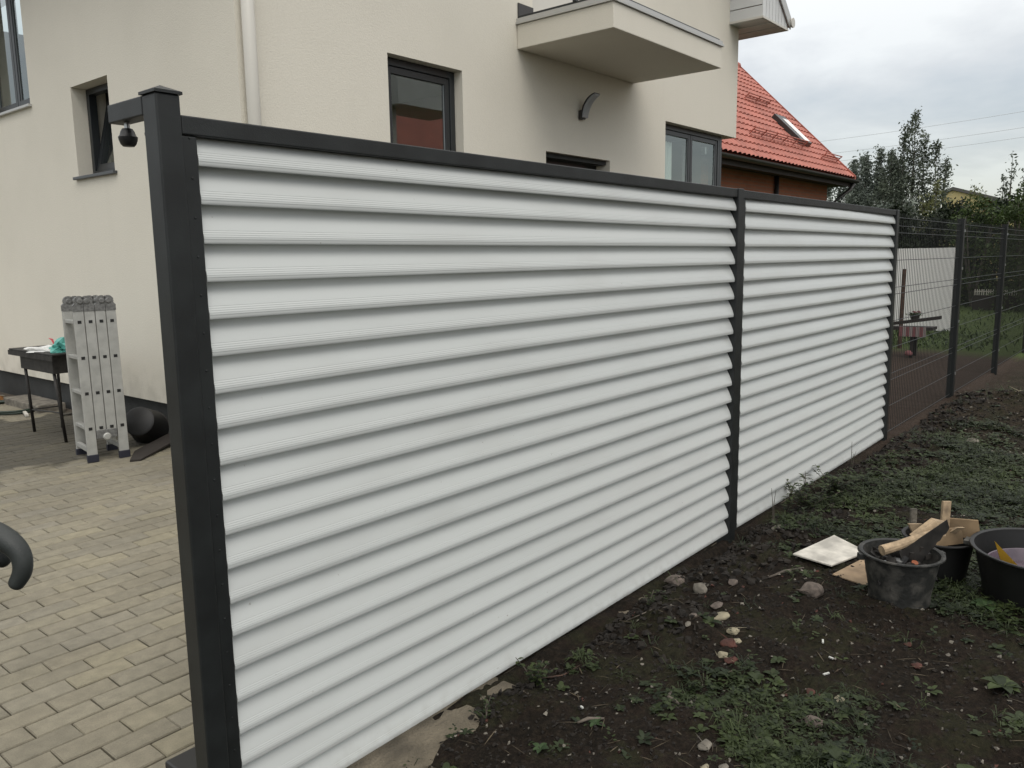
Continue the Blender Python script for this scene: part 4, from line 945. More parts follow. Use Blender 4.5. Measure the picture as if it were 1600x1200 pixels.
# offcuts in the second bucket
def lath(p0, p1, w, th, label):
    p0, p1 = Vector(p0), Vector(p1); d = p1 - p0
    o = obj('timber_offcut', MB().obox((p0 + p1) / 2, R_, f_, d, w, th, d.length / 2), 'pine'); tag(o, label, 'offcut', 'timber offcuts in the second bucket'); return o
lath((3.80, 0.725, 0.06), (3.80, 0.722, 0.335), 0.017, 0.008, 'tall pale upright lath in the bucket behind the tools')
o = lath((3.86, 0.86, 0.0), (3.85, 0.862, 0.262), 0.013, 0.008, 'greyish upright lath standing left of the tall pale one'); o.data.materials[0] = MT['stone']
lath((3.80, 0.80, 0.10), (3.78, 0.66, 0.235), 0.016, 0.01, 'pale offcut leaning over the rim of the second bucket')
lath((3.83, 0.79, 0.08), (3.75, 0.83, 0.225), 0.03, 0.008, 'short wide offcut at the left of the second bucket')
cb = MB()
for k, (x, y, z, a, w, h) in enumerate([(3.76, 0.70, 0.19, 15, .075, .035), (3.84, 0.665, 0.215, -20, .07, .04), (3.88, 0.73, 0.20, 50, .05, .035)]):
    d = Vector((math.cos(rad(a - 50)), math.sin(rad(a - 50)), 0)); cb = MB().obox((x, y, z), d, (-d.y, d.x, 0.5), (0, 0.2, 1), w, 0.003, h)
    o = obj('cardboard', cb, 'cardboard'); tag(o, ['brown cardboard flap at the front of the second bucket', 'brown cardboard flap at the right of the second bucket', 'brown cardboard flap at the back of the second bucket'][k], 'cardboard', 'cardboard flaps in the second bucket')
o = obj('bottle', MB().lathe([(0, 0), (0.020, 0), (0.021, 0.035), (0.014, 0.05), (0.0, 0.052)], (3.93, 0.985, 0.02), 14), 'blue'); shade_auto(o); tag(o, 'small blue plastic cap behind the tool bucket', 'cap')
# boards on the soil
def slab(name, pts, th, m, label, cat, lift):
    z = max(ground_at(p[0], p[1]) for p in pts) + lift
    o = obj(name, MB().prism([(p[0], p[1], z + p[2]) for p in pts], (0, 0, th)), m, bevel=0.0015); tag(o, label, cat); return o
slab('white_board', [(3.556, 1.293, 0.004), (3.529, 1.108, 0.0), (3.80, 1.036, 0.0), (3.903, 1.22, 0.012)], 0.008, 'boardwhite', 'dirty white rectangular board lying on the soil left of the buckets', 'board', 0.012)
slab('plywood', [(3.461, 1.082, 0.0), (3.42, 0.93, 0.0), (3.70, 0.90, 0.0), (3.76, 1.03, 0.0)], 0.006, 'ply', 'tan plywood scrap under the edge of the white board beside the bucket', 'plywood', 0.002)
# stones lying on the soil
stones = [(3.24, 1.09, .058, .045, .036, 'stone_pink', 'large pinkish angular stone on bare soil left of the bucket'),
          (2.97, 1.46, .036, .032, .034, 'stone', 'pale upright stone near the middle fence post'),
          (3.00, 1.60, .055, .04, .03, 'stone_pink', 'brownish broken slab stone against the fence bottom'),
          (3.93, 1.51, .045, .028, .022, 'stone', 'pale grey stone right of the foot of the middle post'),
          (2.83, 1.30, .040, .030, .014, 'cream', 'flat cream stone below the pale upright stone'),
          (2.88, 1.345, .032, .02, .012, 'stone_pink', 'thin tan chip just above the flat cream stone'),
          (2.715, 1.20, .026, .02, .015, 'cream', 'cream pebble beside a brown clod, centre of the soil'),
          (2.67, 1.165, .018, .015, .012, 'cream', 'smaller cream pebble next to the brown clod'),
          (2.61, 1.17, .032, .028, .022, 'brickbit', 'round brown clod under the two cream pebbles'),
          (2.52, 1.15, .020, .018, .016, 'cream', 'pale yellow pebble among leaves below the clod'),
          (2.50, 1.11, .026, .02, .012, 'brickbit', 'reddish brick chip beside the pale yellow pebble'),
          (2.00, 0.96, .030, .018, .012, 'stone', 'smooth oval pebble near the bottom edge of the photo'),
          (1.93, 0.87, .018, .012, .009, 'stone', 'small pebble right of the smooth oval one'),
          (1.90, 0.91, .015, .010, .008, 'cream', 'small cream pebble at the bottom edge of the photo'),
          (2.51, 0.745, .022, .014, .010, 'cream', 'white egg-shaped pebble on a bare patch right of centre'),
          (2.32, 0.76, .022, .026, .026, 'stone_pink', 'upright stone half buried in leaves, lower right'),
          (2.10, 0.43, .036, .03, .022, 'stone', 'rough grey stone at the bottom right edge'),
          (2.90, 0.61, .022, .018, .012, 'brickbit', 'red brick fragment among grass right of the litter'),
          (3.03, 0.67, .018, .014, .010, 'brickbit', 'small dark red brick fragment below the bucket'),
          (2.52, 0.84, .018, .015, .010, 'brickbit', 'rusty red chip just under the white litter'),
          (3.11, 1.38, .028, .022, .016, 'stone_pink', 'brown stone between the two pale stones near the fence'),
          (2.70, 1.36, .02, .015, .01, 'stone_pink', 'pinkish chip left of the cream pebbles'),
          (2.64, 1.35, .018, .012, .01, 'stone', 'grey chip left of the cream pebbles'),
          (6.86, 1.15, .06, .05, .035, 'stone', 'whitish stone on the mound by the open mesh fence'),
          (5.15, 1.30, .04, .035, .03, 'stone', 'whitish rounded stone on the grass beyond the boards'),
          (9.2, 1.16, .05, .06, .03, 'cream', 'small white stone far off near the second mesh post')]
for k, (x, y, a, b_, c_, m_, lb_) in enumerate(stones):
    mb = MB(); mb.rock((0, 0, 0), (a * 1.2, b_ * 1.2, c_ * .85), 20 + k, 26 if m_ != 'cream' else 44)
    o = obj('stone', mb, m_, smooth=False); shade_auto(o, 42); o.location = (x, y, ground_at(x, y) + c_ * 0.25); tag(o, lb_, 'stone', 'stones scattered on the soil')
for k, (x, y, l_, a, lb_) in enumerate([(2.84, .91, .020, 20, 'cigarette butt sized white scrap above the other two scraps'), (2.75, .85, .014, 80, 'smallest white scrap between the two other scraps'), (2.64, .83, .020, -30, 'bent white scrap below the other two scraps'), (1.94, 1.35, .010, 70, 'lone white scrap on bare soil near the fence')]):
    d = Vector((math.cos(rad(a)), math.sin(rad(a)), 0.05)); o = obj('paper_scrap', MB().obox((x, y, ground_at(x, y) + .008), d, (-d.y, d.x, 0), (0, 0, 1), l_ * .6, .0032, .002), 'litter'); tag(o, lb_, 'scrap', 'white scraps on the soil')
for k, (pts, r, lb_) in enumerate([([(2.26, 1.20), (2.20, 1.19), (2.17, 1.15), (2.14, 1.12)], .008, 'curved grey root lying on bare soil below the fence'), ([(2.05, 1.60), (2.13, 1.56), (2.2, 1.54)], .003, 'thin reddish twig lying close to the fence bottom'), ([(3.30, 1.30), (3.40, 1.27), (3.47, 1.21)], .007, 'pale broken stick left of the white board'), ([(1.86, 1.31), (1.90, 1.30), (1.93, 1.26)], .006, 'small pale curl of bark on bare soil'), ([(2.56, 1.57), (2.64, 1.50), (2.72, 1.45)], .0025, 'thin grey wire poking from the fence footing')]):
    P_ = [(x, y, ground_at(x, y) + .006) for x, y in pts]; o = obj('twig', MB().tube(P_, [r * .6] + [r] * (len(P_) - 2) + [r * .5], 6), 'bark' if k != 1 else 'rusty', smooth=True); tag(o, lb_, 'twig', 'twigs on the soil')

# gravel, clods, ground cover: uncountable
rr = random.Random(21)
def inview(x, y, z=0, mgn=60):
    q = project((x, y, z)); return q and -mgn < q[0] < 1600 + mgn and -mgn < q[1] < 1200 + mgn
gv = {'stone': MB(), 'dirtclod': MB(), 'brickbit': MB()}
n = 0
while n < 9000:
    x = 1.2 + 7.5 * rr.random() ** 1.5; y = rr.uniform(-1.2, 1.62)
    if not inview(x, y): continue
    n += 1
    k = rr.random(); q = 'dirtclod' if k < .90 else ('stone' if k < .985 else 'brickbit')
    near_f = y > 1.3 and x > 2.4
    s_ = (rr.uniform(.003, .009) if q != 'dirtclod' else rr.uniform(.003, .009 + (.012 if near_f else 0))) * (1 + .12 * x)
    gv[q].rock((x, y, ground_at(x, y) + s_ * .15), (s_, s_ * rr.uniform(.6, 1), s_ * .7), n, 8)
for k in range(900):      # crumbs and clods piled against the foot of the fence
    x = 1.7 + 5 * rr.random(); y = 1.615 - abs(rr.gauss(0, .035)); s_ = rr.uniform(.005, .017) * (1 + .05 * x)
    gv['dirtclod'].rock((x, y, ground_at(x, y) + s_ * .3), (s_, s_ * .8, s_ * .7), 7000 + k, 8)
for q, b in gv.items():
    o = obj({'stone': 'gravel', 'dirtclod': 'soil_clods', 'brickbit': 'brick_crumbs'}[q], b, q, kind='stuff'); tag(o, {'stone': 'fine pale gravel scattered over the soil', 'dirtclod': 'loose dark crumbs of soil', 'brickbit': 'tiny red brick crumbs over the soil'}[q], 'gravel' if q != 'dirtclod' else 'soil')

def density(x, y):
    d = noise.noise(Vector((x * 1.15 + 4, y * 1.15, 2.2))) + 0.55 * noise.noise(Vector((x * 3.6, y * 3.6, 7))) + .04
    d += 0.30 * min(1, max(0, (0.95 - y) / 0.7)) - 0.70 * math.exp(-((y - 1.45) / .26) ** 2 - ((x - 1.95) / 0.9) ** 2)
    d -= 0.45 * math.exp(-((y - 1.35) / .3) ** 2 - ((x - 3.1) / .6) ** 2)
    d += 0.24 * min(1, max(0, (x - 3.9) / 1.0)) * (1 if y < 1.5 else .4) - 0.55 * min(1, max(0, (x - 6.4) / 1.2))
    d -= .5 * math.exp(-((x - 1.75) / .35) ** 2 - ((y - 1.0) / .35) ** 2)
    return d
def leaf(b, p, ang, l, w, lift, rnd, curl=0.4, n=2):
    """a pointed leaf of 2n quads bent over its length"""
    d = Vector((math.cos(ang), math.sin(ang), 0)); s = Vector((-d.y, d.x, 0)); k = len(b.v)
    wd = [0.25, 1.0, 0.75, 0.05] if n == 3 else [0.3, 1.0, 0.08]
    for i in range(n + 1):
        t = i / n; h = lift * l * (t - curl * t * t * 1.6); c = p + d * (l * t * (1 - .15 * t)) + Vector((0, 0, h))
        b.v += [tuple(c - s * w * wd[i] + Vector((0, 0, .15 * w))), tuple(c + s * w * wd[i] + Vector((0, 0, .15 * w)))]
    for i in range(n): b.f.append((k + 2 * i, k + 2 * i + 1, k + 2 * i + 3, k + 2 * i + 2)); b.rnd.append(rnd)
wb, gb, dg = MB(), MB(), MB(); wb.rnd, gb.rnd, dg.rnd = [], [], []
rr = random.Random(5); made = 0; tries = 0
while made < 5200 and tries < 90000:
    tries += 1
    x = 1.15 + 8.5 * rr.random() ** 1.7; y = rr.uniform(-1.6, 1.60)
    if not inview(x, y) or any(math.hypot(x - c[0], y - c[1]) < r for c, r in ((B1, .12), (B2, .12), (B3, .24))) or (3.42 < x < 3.92 and .93 < y < 1.30): continue
    dn = density(x, y)
    if rr.random() > 0.015 + max(0, dn) * 1.9: continue
    made += 1
    z = ground_at(x, y) - .003; sc = (0.75 + .10 * x) * rr.uniform(.6, 1.35); tone = min(1, max(0, .4 + .5 * noise.noise(Vector((x * 2, y * 2, 9))) + rr.uniform(-.25, .25)))
    kind = rr.random(); p = Vector((x, y, z))
    if kind < .5:      # rosette of small broad leaves
        m_ = rr.randint(5, 9); a0 = rr.uniform(0, 6)
        for i in range(m_): leaf(wb, p, a0 + i * 6.28 / m_ + rr.uniform(-.3, .3), rr.uniform(.018, .040) * sc, rr.uniform(.005, .010) * sc, rr.uniform(.2, 1.1), min(1, max(0, tone + rr.uniform(-.2, .25))), .45, 3 if x < 4 else 2)
    elif kind < .8:     # leafy sprig with pairs of small leaves up a stem
        hgt = rr.uniform(.015, .05) * sc
        for i in range(rr.randint(5, 10)):
            leaf(wb, p + Vector((rr.uniform(-.012, .012), rr.uniform(-.012, .012), rr.uniform(.2, 1) * hgt)), rr.uniform(0, 6.3), rr.uniform(.010, .022) * sc, rr.uniform(.003, .007) * sc, rr.uniform(-.1, .6), min(1, max(0, tone + rr.uniform(-.2, .3))), .3)
    else:              # grass tuft
        for i in range(rr.randint(8, 16)):
            leaf(gb, p + Vector((rr.uniform(-.015, .015), rr.uniform(-.015, .015), 0)), rr.uniform(0, 6.3), rr.uniform(.03, .08) * sc, rr.uniform(.0009, .0018) * sc, rr.uniform(.5, 1.7), min(1, max(0, tone + rr.uniform(-.2, .3))), .5)
for k in range(1500):
    x = 1.15 + 7 * rr.random() ** 1.5; y = rr.uniform(-1.3, 1.58)
    if not inview(x, y): continue
    a = rr.uniform(0, 6.3); l_ = rr.uniform(.02, .09); w_ = rr.uniform(.0007, .002); leaf(dg, Vector((x, y, ground_at(x, y) + .006)), a, l_, w_, rr.uniform(0, .25), rr.random(), .3)
tag(obj('ground_weeds', wb, 'weed', kind='stuff'), 'low broad-leaved weeds covering the soil in patches', 'weeds')
tag(obj('grass', gb, 'weed', kind='stuff'), 'thin grass tufts among the weeds', 'grass')
tag(obj('dry_stems', dg, 'drygrass', kind='stuff'), 'dry straw and stem bits strewn over the soil', 'straw')

# bigger weeds
def bigleaf(b, p, ang, l, w, lift, rnd):
    d = Vector((math.cos(ang), math.sin(ang), 0)); s = Vector((-d.y, d.x, 0)); k = len(b.v); prof = [0.1, .75, 1.0, .9, .6, .05]; n = 5
    for i in range(n + 1):
        t = i / n; c = p + d * l * t + Vector((0, 0, lift * l * (t - .8 * t * t)))
        b.v += [tuple(c - s * w * prof[i] + Vector((0, 0, .25 * w * prof[i]))), tuple(c), tuple(c + s * w * prof[i] + Vector((0, 0, .25 * w * prof[i])))]
    for i in range(n):
        q = k + 3 * i; b.f += [(q, q + 1, q + 4, q + 3), (q + 1, q + 2, q + 5, q + 4)]; b.rnd += [rnd, rnd]
plants = [(3.50, .50, .07, 7, 'burdock', 'broad pale green leafed weed in front of the wide tub'), (2.46, 1.00, .036, 8, 'weed', 'dark broad leafed plantain in the middle of the weeds'), (1.70, 1.33, .030, 5, 'burdock', 'small round leafed seedling at the bottom edge near the fence'), (1.90, 1.27, .030, 4, 'burdock', 'small round leafed seedling above the oval pebble'), (2.72, 1.30, .045, 9, 'weed', 'leafy clump touching the flat cream stone'), (2.15, 0.62, .06, 10, 'weed', 'large leafy clump at the lower right of the photo'), (2.3, .33, .07, 9, 'weed', 'leafy clump at the bottom right corner'), (2.9, .35, .06, 9, 'weed', 'leafy clump at the right edge below the tub')]
for (x, y, s_, n, m_, lb_) in plants:
    b = MB(); b.rnd = []; z = ground_at(x, y)
    for i in range(n): bigleaf(b, Vector((0, 0, .004)), i * 6.28 / n + rr.uniform(-.3, .3), s_ * rr.uniform(.7, 1.2), s_ * rr.uniform(.25, .38), rr.uniform(.4, .9), rr.random())
    o = obj('weed', b, m_); o.location = (x, y, z); tag(o, lb_, 'weed', 'larger weeds growing on the soil')
def stemweed(x, y, h, nst, label, lean=.25, leafn=9, ls=.03):
    t = thing('weed', label, 'weed', 'tall weeds along the fence', loc=(x, y, ground_at(x, y)))
    sb, lb2 = MB(), MB(); lb2.rnd = []
    for k in range(nst):
        a = rr.uniform(0, 6.3); ln = rr.uniform(.3, 1) * lean * h; hh = h * rr.uniform(.6, 1); pts = [Vector((math.cos(a) * ln * t_ ** 1.5, math.sin(a) * ln * t_ ** 1.5, hh * t_)) + Vector((rr.uniform(-.003, .003), rr.uniform(-.003, .003), 0)) for t_ in (0, .33, .66, 1)]
        sb.tube(pts, [.0028, .0022, .0018, .001], 5)
        for i in range(leafn):
            t_ = .25 + .75 * i / max(1, leafn); j = min(2, int(t_ * 3)); p = pts[j].lerp(pts[j + 1], t_ * 3 - j)
            leaf(lb2, p, rr.uniform(0, 6.3), ls * rr.uniform(.5, 1.2), ls * .22, rr.uniform(.1, 1), rr.random(), .5, 3)
    obj('stem', sb, 'bark', t); 
    if leafn: obj('foliage', lb2, 'weed', t)
    return t
stemweed(4.42, 1.55, .21, 16, 'branching leafy weed against the white slats right of the middle post', 1.1, 12, .045)
stemweed(4.20, 1.57, .22, 4, 'slender leafy weed just right of the middle post', .35, 9, .042)
stemweed(4.04, 1.58, .21, 3, 'bare dry stems beside the foot of the middle post', .15, 0)
stemweed(5.35, 1.58, .20, 3, 'thin upright stems against the second louvre panel', .15, 4, .02)
stemweed(1.98, 1.57, .12, 8, 'feathery green weed under the first louvre panel', .6, 12, .030)
stemweed(1.72, 1.56, .06, 4, 'small dark weed under the near end of the slats', .9, 7, .022)
stemweed(2.72, 1.56, .07, 5, 'low green sprigs by the fence left of the pale stones', .8, 7, .02)
stemweed(4.75, 1.50, .17, 14, 'dark bushy weed low against the second louvre panel', 1.2, 12, .05)

# ------------------------------------------------------------------ behind the mesh fence
ht = thing('sheet_fence', 'white sheet metal fence panel standing beyond the wire mesh', 'fence')
for k in range(4):
    ya = 3.12 + k * 0.62; b = MB()
    b.box(16.0 + .004 * (k % 2), ya, 0.02, 16.012 + .004 * (k % 2), ya + 0.612, 1.485)
    obj('metal_sheet', b, 'hoard', ht)
obj('rail', MB().box(16.05, 3.12, 1.0, 16.09, 5.6, 1.05), 'frame', ht); obj('rail', MB().box(16.05, 3.12, .4, 16.09, 5.6, .45), 'frame', ht)
pt = obj('pole', MB().tube([(13, 3.245, -.02), (13, 3.235, 1.17)], .03, 8), 'rusty'); tag(pt, 'rusty brown pole standing in front of the white sheet fence', 'pole')
bn = thing('garden_bench', 'rough dark bench with an upturned plank behind the wire mesh', 'bench', loc=(12.05, 2.85, 0))
obj('seat', MB().obox((-.02, 0.22, .38), (0, 1, -.02), (1, 0, 0), (0, 0, 1), .5, .13, .02), 'darkwood', bn); obj('plank', MB().obox((-.1, 0.05, .475), (0, 1, -.17), (1, 0, 0), (0, 0, 1), .42, .05, .022), 'darkwood', bn)
for (x, y) in ((-.1, .62), (.1, .62), (-.1, -.02), (.1, -.02)): obj('leg', MB().box(x - .02, y - .02, -.02, x + .02, y + .02, .36), 'darkwood', bn)
cl = MB(); 
clt = thing('striped_cloth', 'pink and white striped cloth hanging from the dark bench', 'cloth', loc=(11.9, 2.8, .4))
for k in range(8):
    obj('stripe', MB().box(-.03, -.16 + k * .042, -.12, -.02, -.16 + k * .042 + .041, .012), 'pinkcloth' if k % 2 else 'whitecloth', clt)
fp = thing('flower_pot', 'potted plant with pink flowers on the dark bench', 'plant pot', loc=(12.0, 2.82, .49))
obj('pot', MB().lathe([(0, 0), (.045, 0), (.06, .07), (.055, .07), (.0, .06)], (0, 0, 0), 16), 'darkwood', fp); b = MB(); b.rnd = []
for i in range(60): leaf(b, Vector((rr.gauss(0, .03), rr.gauss(0, .04), .06 + rr.random() * .03)), rr.uniform(0, 6.3), .06, .016, .8, rr.random())
obj('foliage', b, 'leaf_green', fp)
b = MB()
for i in range(7): b.blob((rr.gauss(0, .03), rr.gauss(0, .045), .10 + rr.random() * .03), (.016, .016, .012), i, .3, 1)
obj('flower', b, 'pinkcloth', fp, kind='stuff')
o = obj('ball', MB().blob((11.9, 2.85, .045), (.05, .05, .045), 2, .05, 3), 'pinkcloth', smooth=True); tag(o, 'faded pink ball on the soil under the dark bench', 'ball')
for k, (x, y, lb_) in enumerate([(22.68, 3.80, 'short low white picket border left of the second mesh post'), (22.76, 3.22, 'short low white picket border right of the second mesh post')]):
    t = thing('picket_border', lb_, 'border fence', 'low white border fences on the far lawn', loc=(x, y, .42))
    obj('rail', MB().box(-.01, -.20, 0.02, .01, .20, .04), 'whitepvc', t)
    for i in range(9): obj('picket', MB().box(-.02, -.20 + i * .049, -.06, -.011, -.20 + i * .049 + .02, .08), 'whitepvc', t)
    obj('planter', MB().box(-.03, -.24, -.44, .12, .24, -.07), 'darkwood', t)
gsm = MB(); gsm.rnd = []
for k in range(9000):
    y = rr.uniform(2.2, 9); x = rr.uniform(13.2, 15.9) if rr.random() < .5 else rr.uniform(13.6, 27)
    if rr.random() < .3: x, y = rr.uniform(13, 27), rr.uniform(-3, 4)
    leaf(gsm, Vector((x, y, -.02)), rr.uniform(0, 6.3), rr.uniform(.05, .16), .012, rr.uniform(.8, 2.2), rr.random())
tag(obj('lawn_grass', gsm, 'leaf_green', kind='stuff'), 'rough lawn grass beyond the mesh fence', 'grass')

# ------------------------------------------------------------------ trees and hedges
def foliage(b, centres, per, leaf_s, rng, drop=0.2):
    for (c, r, tone) in centres:
        for i in range(per):
            v = Vector((rng.gauss(0, 1), rng.gauss(0, 1), rng.gauss(0, 1))); p = Vector(c) + Vector((v.x * r * .5, v.y * r * .5, v.z * r * .6 - abs(rng.gauss(0, 1)) * drop * r))
            n_ = Vector((rng.gauss(0, 1), rng.gauss(0, 1), rng.gauss(0, 1) + .5)).normalized(); a = n_.orthogonal().normalized(); a.rotate(Matrix.Rotation(rng.uniform(0, 6.3), 3, n_)); c2 = n_.cross(a); s = leaf_s * rng.uniform(.6, 1.3)
            k = len(b.v); b.v += [tuple(p - a * s), tuple(p + c2 * s * .45), tuple(p + a * s), tuple(p - c2 * s * .45)]; b.f.append((k, k + 1, k + 2, k + 3)); b.rnd.append(min(1, max(0, tone + rng.uniform(-.3, .3))))
def spire_tree(name, label, base, spires, m, seed, leaf_s=.07, dens=1.0, group='trees beyond the mesh fence', nper=26, cat='tree', gap=.35, wob=.25):
    """spires: (dx, dy, z0, z1, r) upright leaders clothed in clumps of leaves"""
    rng = random.Random(seed); t = thing(name, label, cat, group, loc=(base[0], base[1], 0)); tb_, fb = MB(), MB(); fb.rnd = []; cen = []
    tall = max(s[3] for s in spires)
    tb_.tube([(0, 0, -.1), (0, 0, tall * .45), (0.02, 0, tall * .8)], [.09, .06, .02], 7)
    for (dx, dy, z0, z1, r) in spires:
        tb_.tube([(0, 0, max(.1, z0 * .4)), (dx * .6, dy * .6, z0 + .3), (dx, dy, z0 + (z1 - z0) * .6), (dx + rng.uniform(-.05, .05), dy, z1 - .05)], [.05, .035, .018, .005], 5)
        n = int((z1 - z0) * 9 * dens * (0.6 + r))
        for i in range(n):
            tt = (i + rng.random()) / n; z = z0 + (z1 - z0) * tt; rad_ = r * (1 - tt) ** .65 * (.8 + .5 * rng.random()) * (1 if tt > .12 else .85) + .03
            a = rng.uniform(0, 6.3); rr_ = rad_ * math.sqrt(rng.random())
            if rng.random() < gap * .3: continue
            c = (dx + math.cos(a) * rr_, dy + math.sin(a) * rr_, z + rng.uniform(-.1, .1)); cen.append((c, .10 + .16 * (1 - tt) + rng.uniform(0, .08), min(1, max(0, .5 + wob * noise.noise(Vector((c[0] * 1.5, c[1] * 1.5, c[2] * 1.5))) * 2 + rng.uniform(-.2, .2)))))
            if rng.random() < .22: tb_.tube([(dx * (.6 + .4 * tt), dy * (.6 + .4 * tt), z - .15), c], [.010, .004], 4)
    foliage(fb, cen, nper, leaf_s, rng)
    obj('trunk', tb_, 'trunk', t); obj('crown', fb, m, t); return t
# directions: left-to-right in view is (+.12,-1) nearly, i.e. -y
spire_tree('birch_tree', 'tallest feathery birch with a pointed top beyond the mesh fence', (31.1, 7.65), [(0, 0, 1.0, 6.15, .75), (.05, .35, 1, 5.7, .5), (-.05, -.35, 1, 5.35, .55), (0, -.72, 1, 5.15, .5), (0, .72, 1, 4.9, .5), (.1, -1.0, .8, 4.55, .42), (0, .95, .8, 4.4, .5), (-.2, 0.1, .3, 4.0, 1.0)], 'leaf_dark', 3, .055, 1.9)
spire_tree('willow_tree', 'grey-green tree between the red roof and the tall birch', (32.2, 9.1), [(0, 0, .8, 5.15, .45), (.0, .45, .8, 5.0, .42), (0, -.45, .8, 5.05, .42), (.1, .85, .8, 4.5, .45), (0, -.8, .8, 4.7, .4), (0, 0, .3, 4.0, 1.0)], 'leaf_blue', 4, .065, 2.4, nper=30)
spire_tree('willow_tree', 'grey-green bushy tree just clear of the right end of the red roof', (33.6, 10.45), [(0, 0, .8, 5.0, .45), (.0, .45, .8, 4.75, .45), (0, -.42, .8, 5.1, .38), (0, .9, .8, 4.3, .5), (0, 0, .3, 3.9, 1.0)], 'leaf_blue', 5, .07, 2.2, nper=30)
spire_tree('small_tree', 'low dark tree below the eaves end of the brick house', (28.5, 8.6), [(0, 0, .3, 2.9, .9), (0, .8, .3, 2.7, .8), (0, -.8, .3, 3.0, .8), (0, -1.5, .3, 3.0, .8)], 'leaf_blue', 6, .07, 1.8, gap=.6)
spire_tree('small_tree', 'yellowish small tree in front of the yellow house', (27.35, 6.05), [(0, 0, .3, 3.45, .35), (0, .35, .3, 3.1, .4), (0, -.3, .3, 2.95, .35)], 'leaf_yellow', 7, .06, 1.2)
spire_tree('slender_tree', 'sparse slender treetop standing alone against the sky at right', (37.5, 5.65), [(0, 0, 2.2, 5.25, .30), (0, .25, 2, 4.3, .3), (0, -.45, 2, 4.6, .3), (0, .1, 1, 3.6, .7)], 'leaf_dark', 8, .07, .75, nper=16)
spire_tree('slender_tree', 'sparse treetop at the right edge of the photo', (37.7, 4.75), [(0, 0, 2, 4.55, .35), (0, -.5, 2, 4.8, .35), (0, .1, 1, 3.8, .7), (0, -1, 2, 4.2, .5)], 'leaf_dark', 9, .07, .9, nper=18)
def bush(name, label, base, rx, ry, h, m, seed, n, leaf_s=.05, per=30, group='shrubs beyond the mesh fence', cat='shrub'):
    rng = random.Random(seed); t = thing(name, label, cat, group, loc=(base[0], base[1], 0)); cen = []
    for i in range(n):
        a = rng.uniform(0, 6.3); q = math.sqrt(rng.random()); z = h * rng.random() ** .8; e = math.sqrt(max(.05, 1 - (z / h) ** 3))
        top = h * (1 + .12 * noise.noise(Vector((math.cos(a) * 2 + seed, math.sin(a) * 2, q))))
        x, y = math.cos(a) * q * rx * e, math.sin(a) * q * ry * e; cen.append(((x, y, z * top / h), .13 + .1 * rng.random(), min(1, max(0, .45 + .6 * noise.noise(Vector((x * 1.6, y * 1.6, z * 1.6))) + rng.uniform(-.15, .15)))))
    fb = MB(); fb.rnd = []; foliage(fb, cen, per, leaf_s, rng); tb_ = MB()
    for k in range(6):
        a = rng.uniform(0, 6.3); tb_.tube([(0, 0, -.05), (math.cos(a) * rx * .3, math.sin(a) * ry * .3, h * .5), (math.cos(a) * rx * .5, math.sin(a) * ry * .5, h * .85)], [.04, .025, .008], 5)
    obj('trunk', tb_, 'trunk', t); obj('crown', fb, m, t); return t
hd = [(25.6, 8.2, 1.0, 1.3, 2.75, 'deep green hedge bush directly behind the end of the louvre fence'), (25.4, 6.6, 1.0, 1.25, 2.55, 'deep green hedge bush left of the first mesh post'), (25.4, 5.2, 1.0, 1.2, 2.6, 'deep green hedge bush behind the first mesh post'), (25.3, 3.9, 1.0, 1.2, 2.7, 'deep green hedge bush between the two mesh posts'), (25.2, 2.6, 1.0, 1.2, 2.6, 'deep green hedge bush behind the second mesh post'), (25.2, 1.2, 1.0, 1.3, 2.8, 'deep green hedge bush at the right edge'), (25.2, -.3, 1, 1.3, 2.8, 'deep green hedge bush beyond the right edge')]
for k, (x, y, rx, ry, h, lb_) in enumerate(hd): bush('hedge_bush', lb_, (x, y), rx, ry, h, 'leaf_hedge', 30 + k, 240, .06, 34, 'dark hedge bushes beyond the lawn', 'hedge')
bush('green_shrub', 'bright green shrub over the dark hedge at the right edge', (22.6, 2.95), .7, .75, 2.95, 'leaf_green', 50, 170, .045, 36)
bush('green_shrub', 'yellowish green shrub over the hedge between the mesh posts', (24.0, 4.3), .5, .8, 2.75, 'leaf_green', 51, 120, .045, 36)
bush('green_shrub', 'pale flowering shrub rising above the hedge near the yellow house', (27.0, 4.95), .5, .5, 3.2, 'leaf_yellow', 52, 50, .05, 22)
wd = MB(); wd.rnd = []; rng = random.Random(77); cen = []
for i in range(900):
    y = rng.uniform(-10, 26); h = 2.6 + 1.0 * noise.noise(Vector((y * .35, 0, 0))); cen.append(((46 + rng.uniform(-1, 1) + .1 * y, y, rng.random() * h), .45, rng.uniform(.2, .8)))
foliage(wd, cen, 24, .18, rng); tag(obj('distant_wood', wd, 'leaf_dark', kind='stuff'), 'distant mass of trees along the horizon', 'wood')
# yellow house
yh = thing('yellow_house', 'yellow house with a dark roof half hidden behind the trees', 'house', loc=(44, 8.6, 0))
obj('wall', MB().prism([(0, -.9, 0), (0, .85, 0), (0, .85, 4.15), (0, .4, 4.33), (0, -.9, 3.93)], (5, 0, 0)), 'houseyellow', yh); obj('window', MB().box(-.02, -.1, 3.2, -.003, .25, 3.6), 'frame', yh)
obj('roof', MB().prism([(-.08, .9, 4.3), (-.08, .4, 4.5), (-.08, -2.6, 3.55), (-.08, -2.6, 3.4), (-.08, .4, 4.35), (-.08, .9, 4.15)], (5.3, 0, 0)), 'roofdark', yh)
obj('wing', MB().box(.3, -2.9, 0, 5, -.905, 3.25), 'houseyellow', yh)
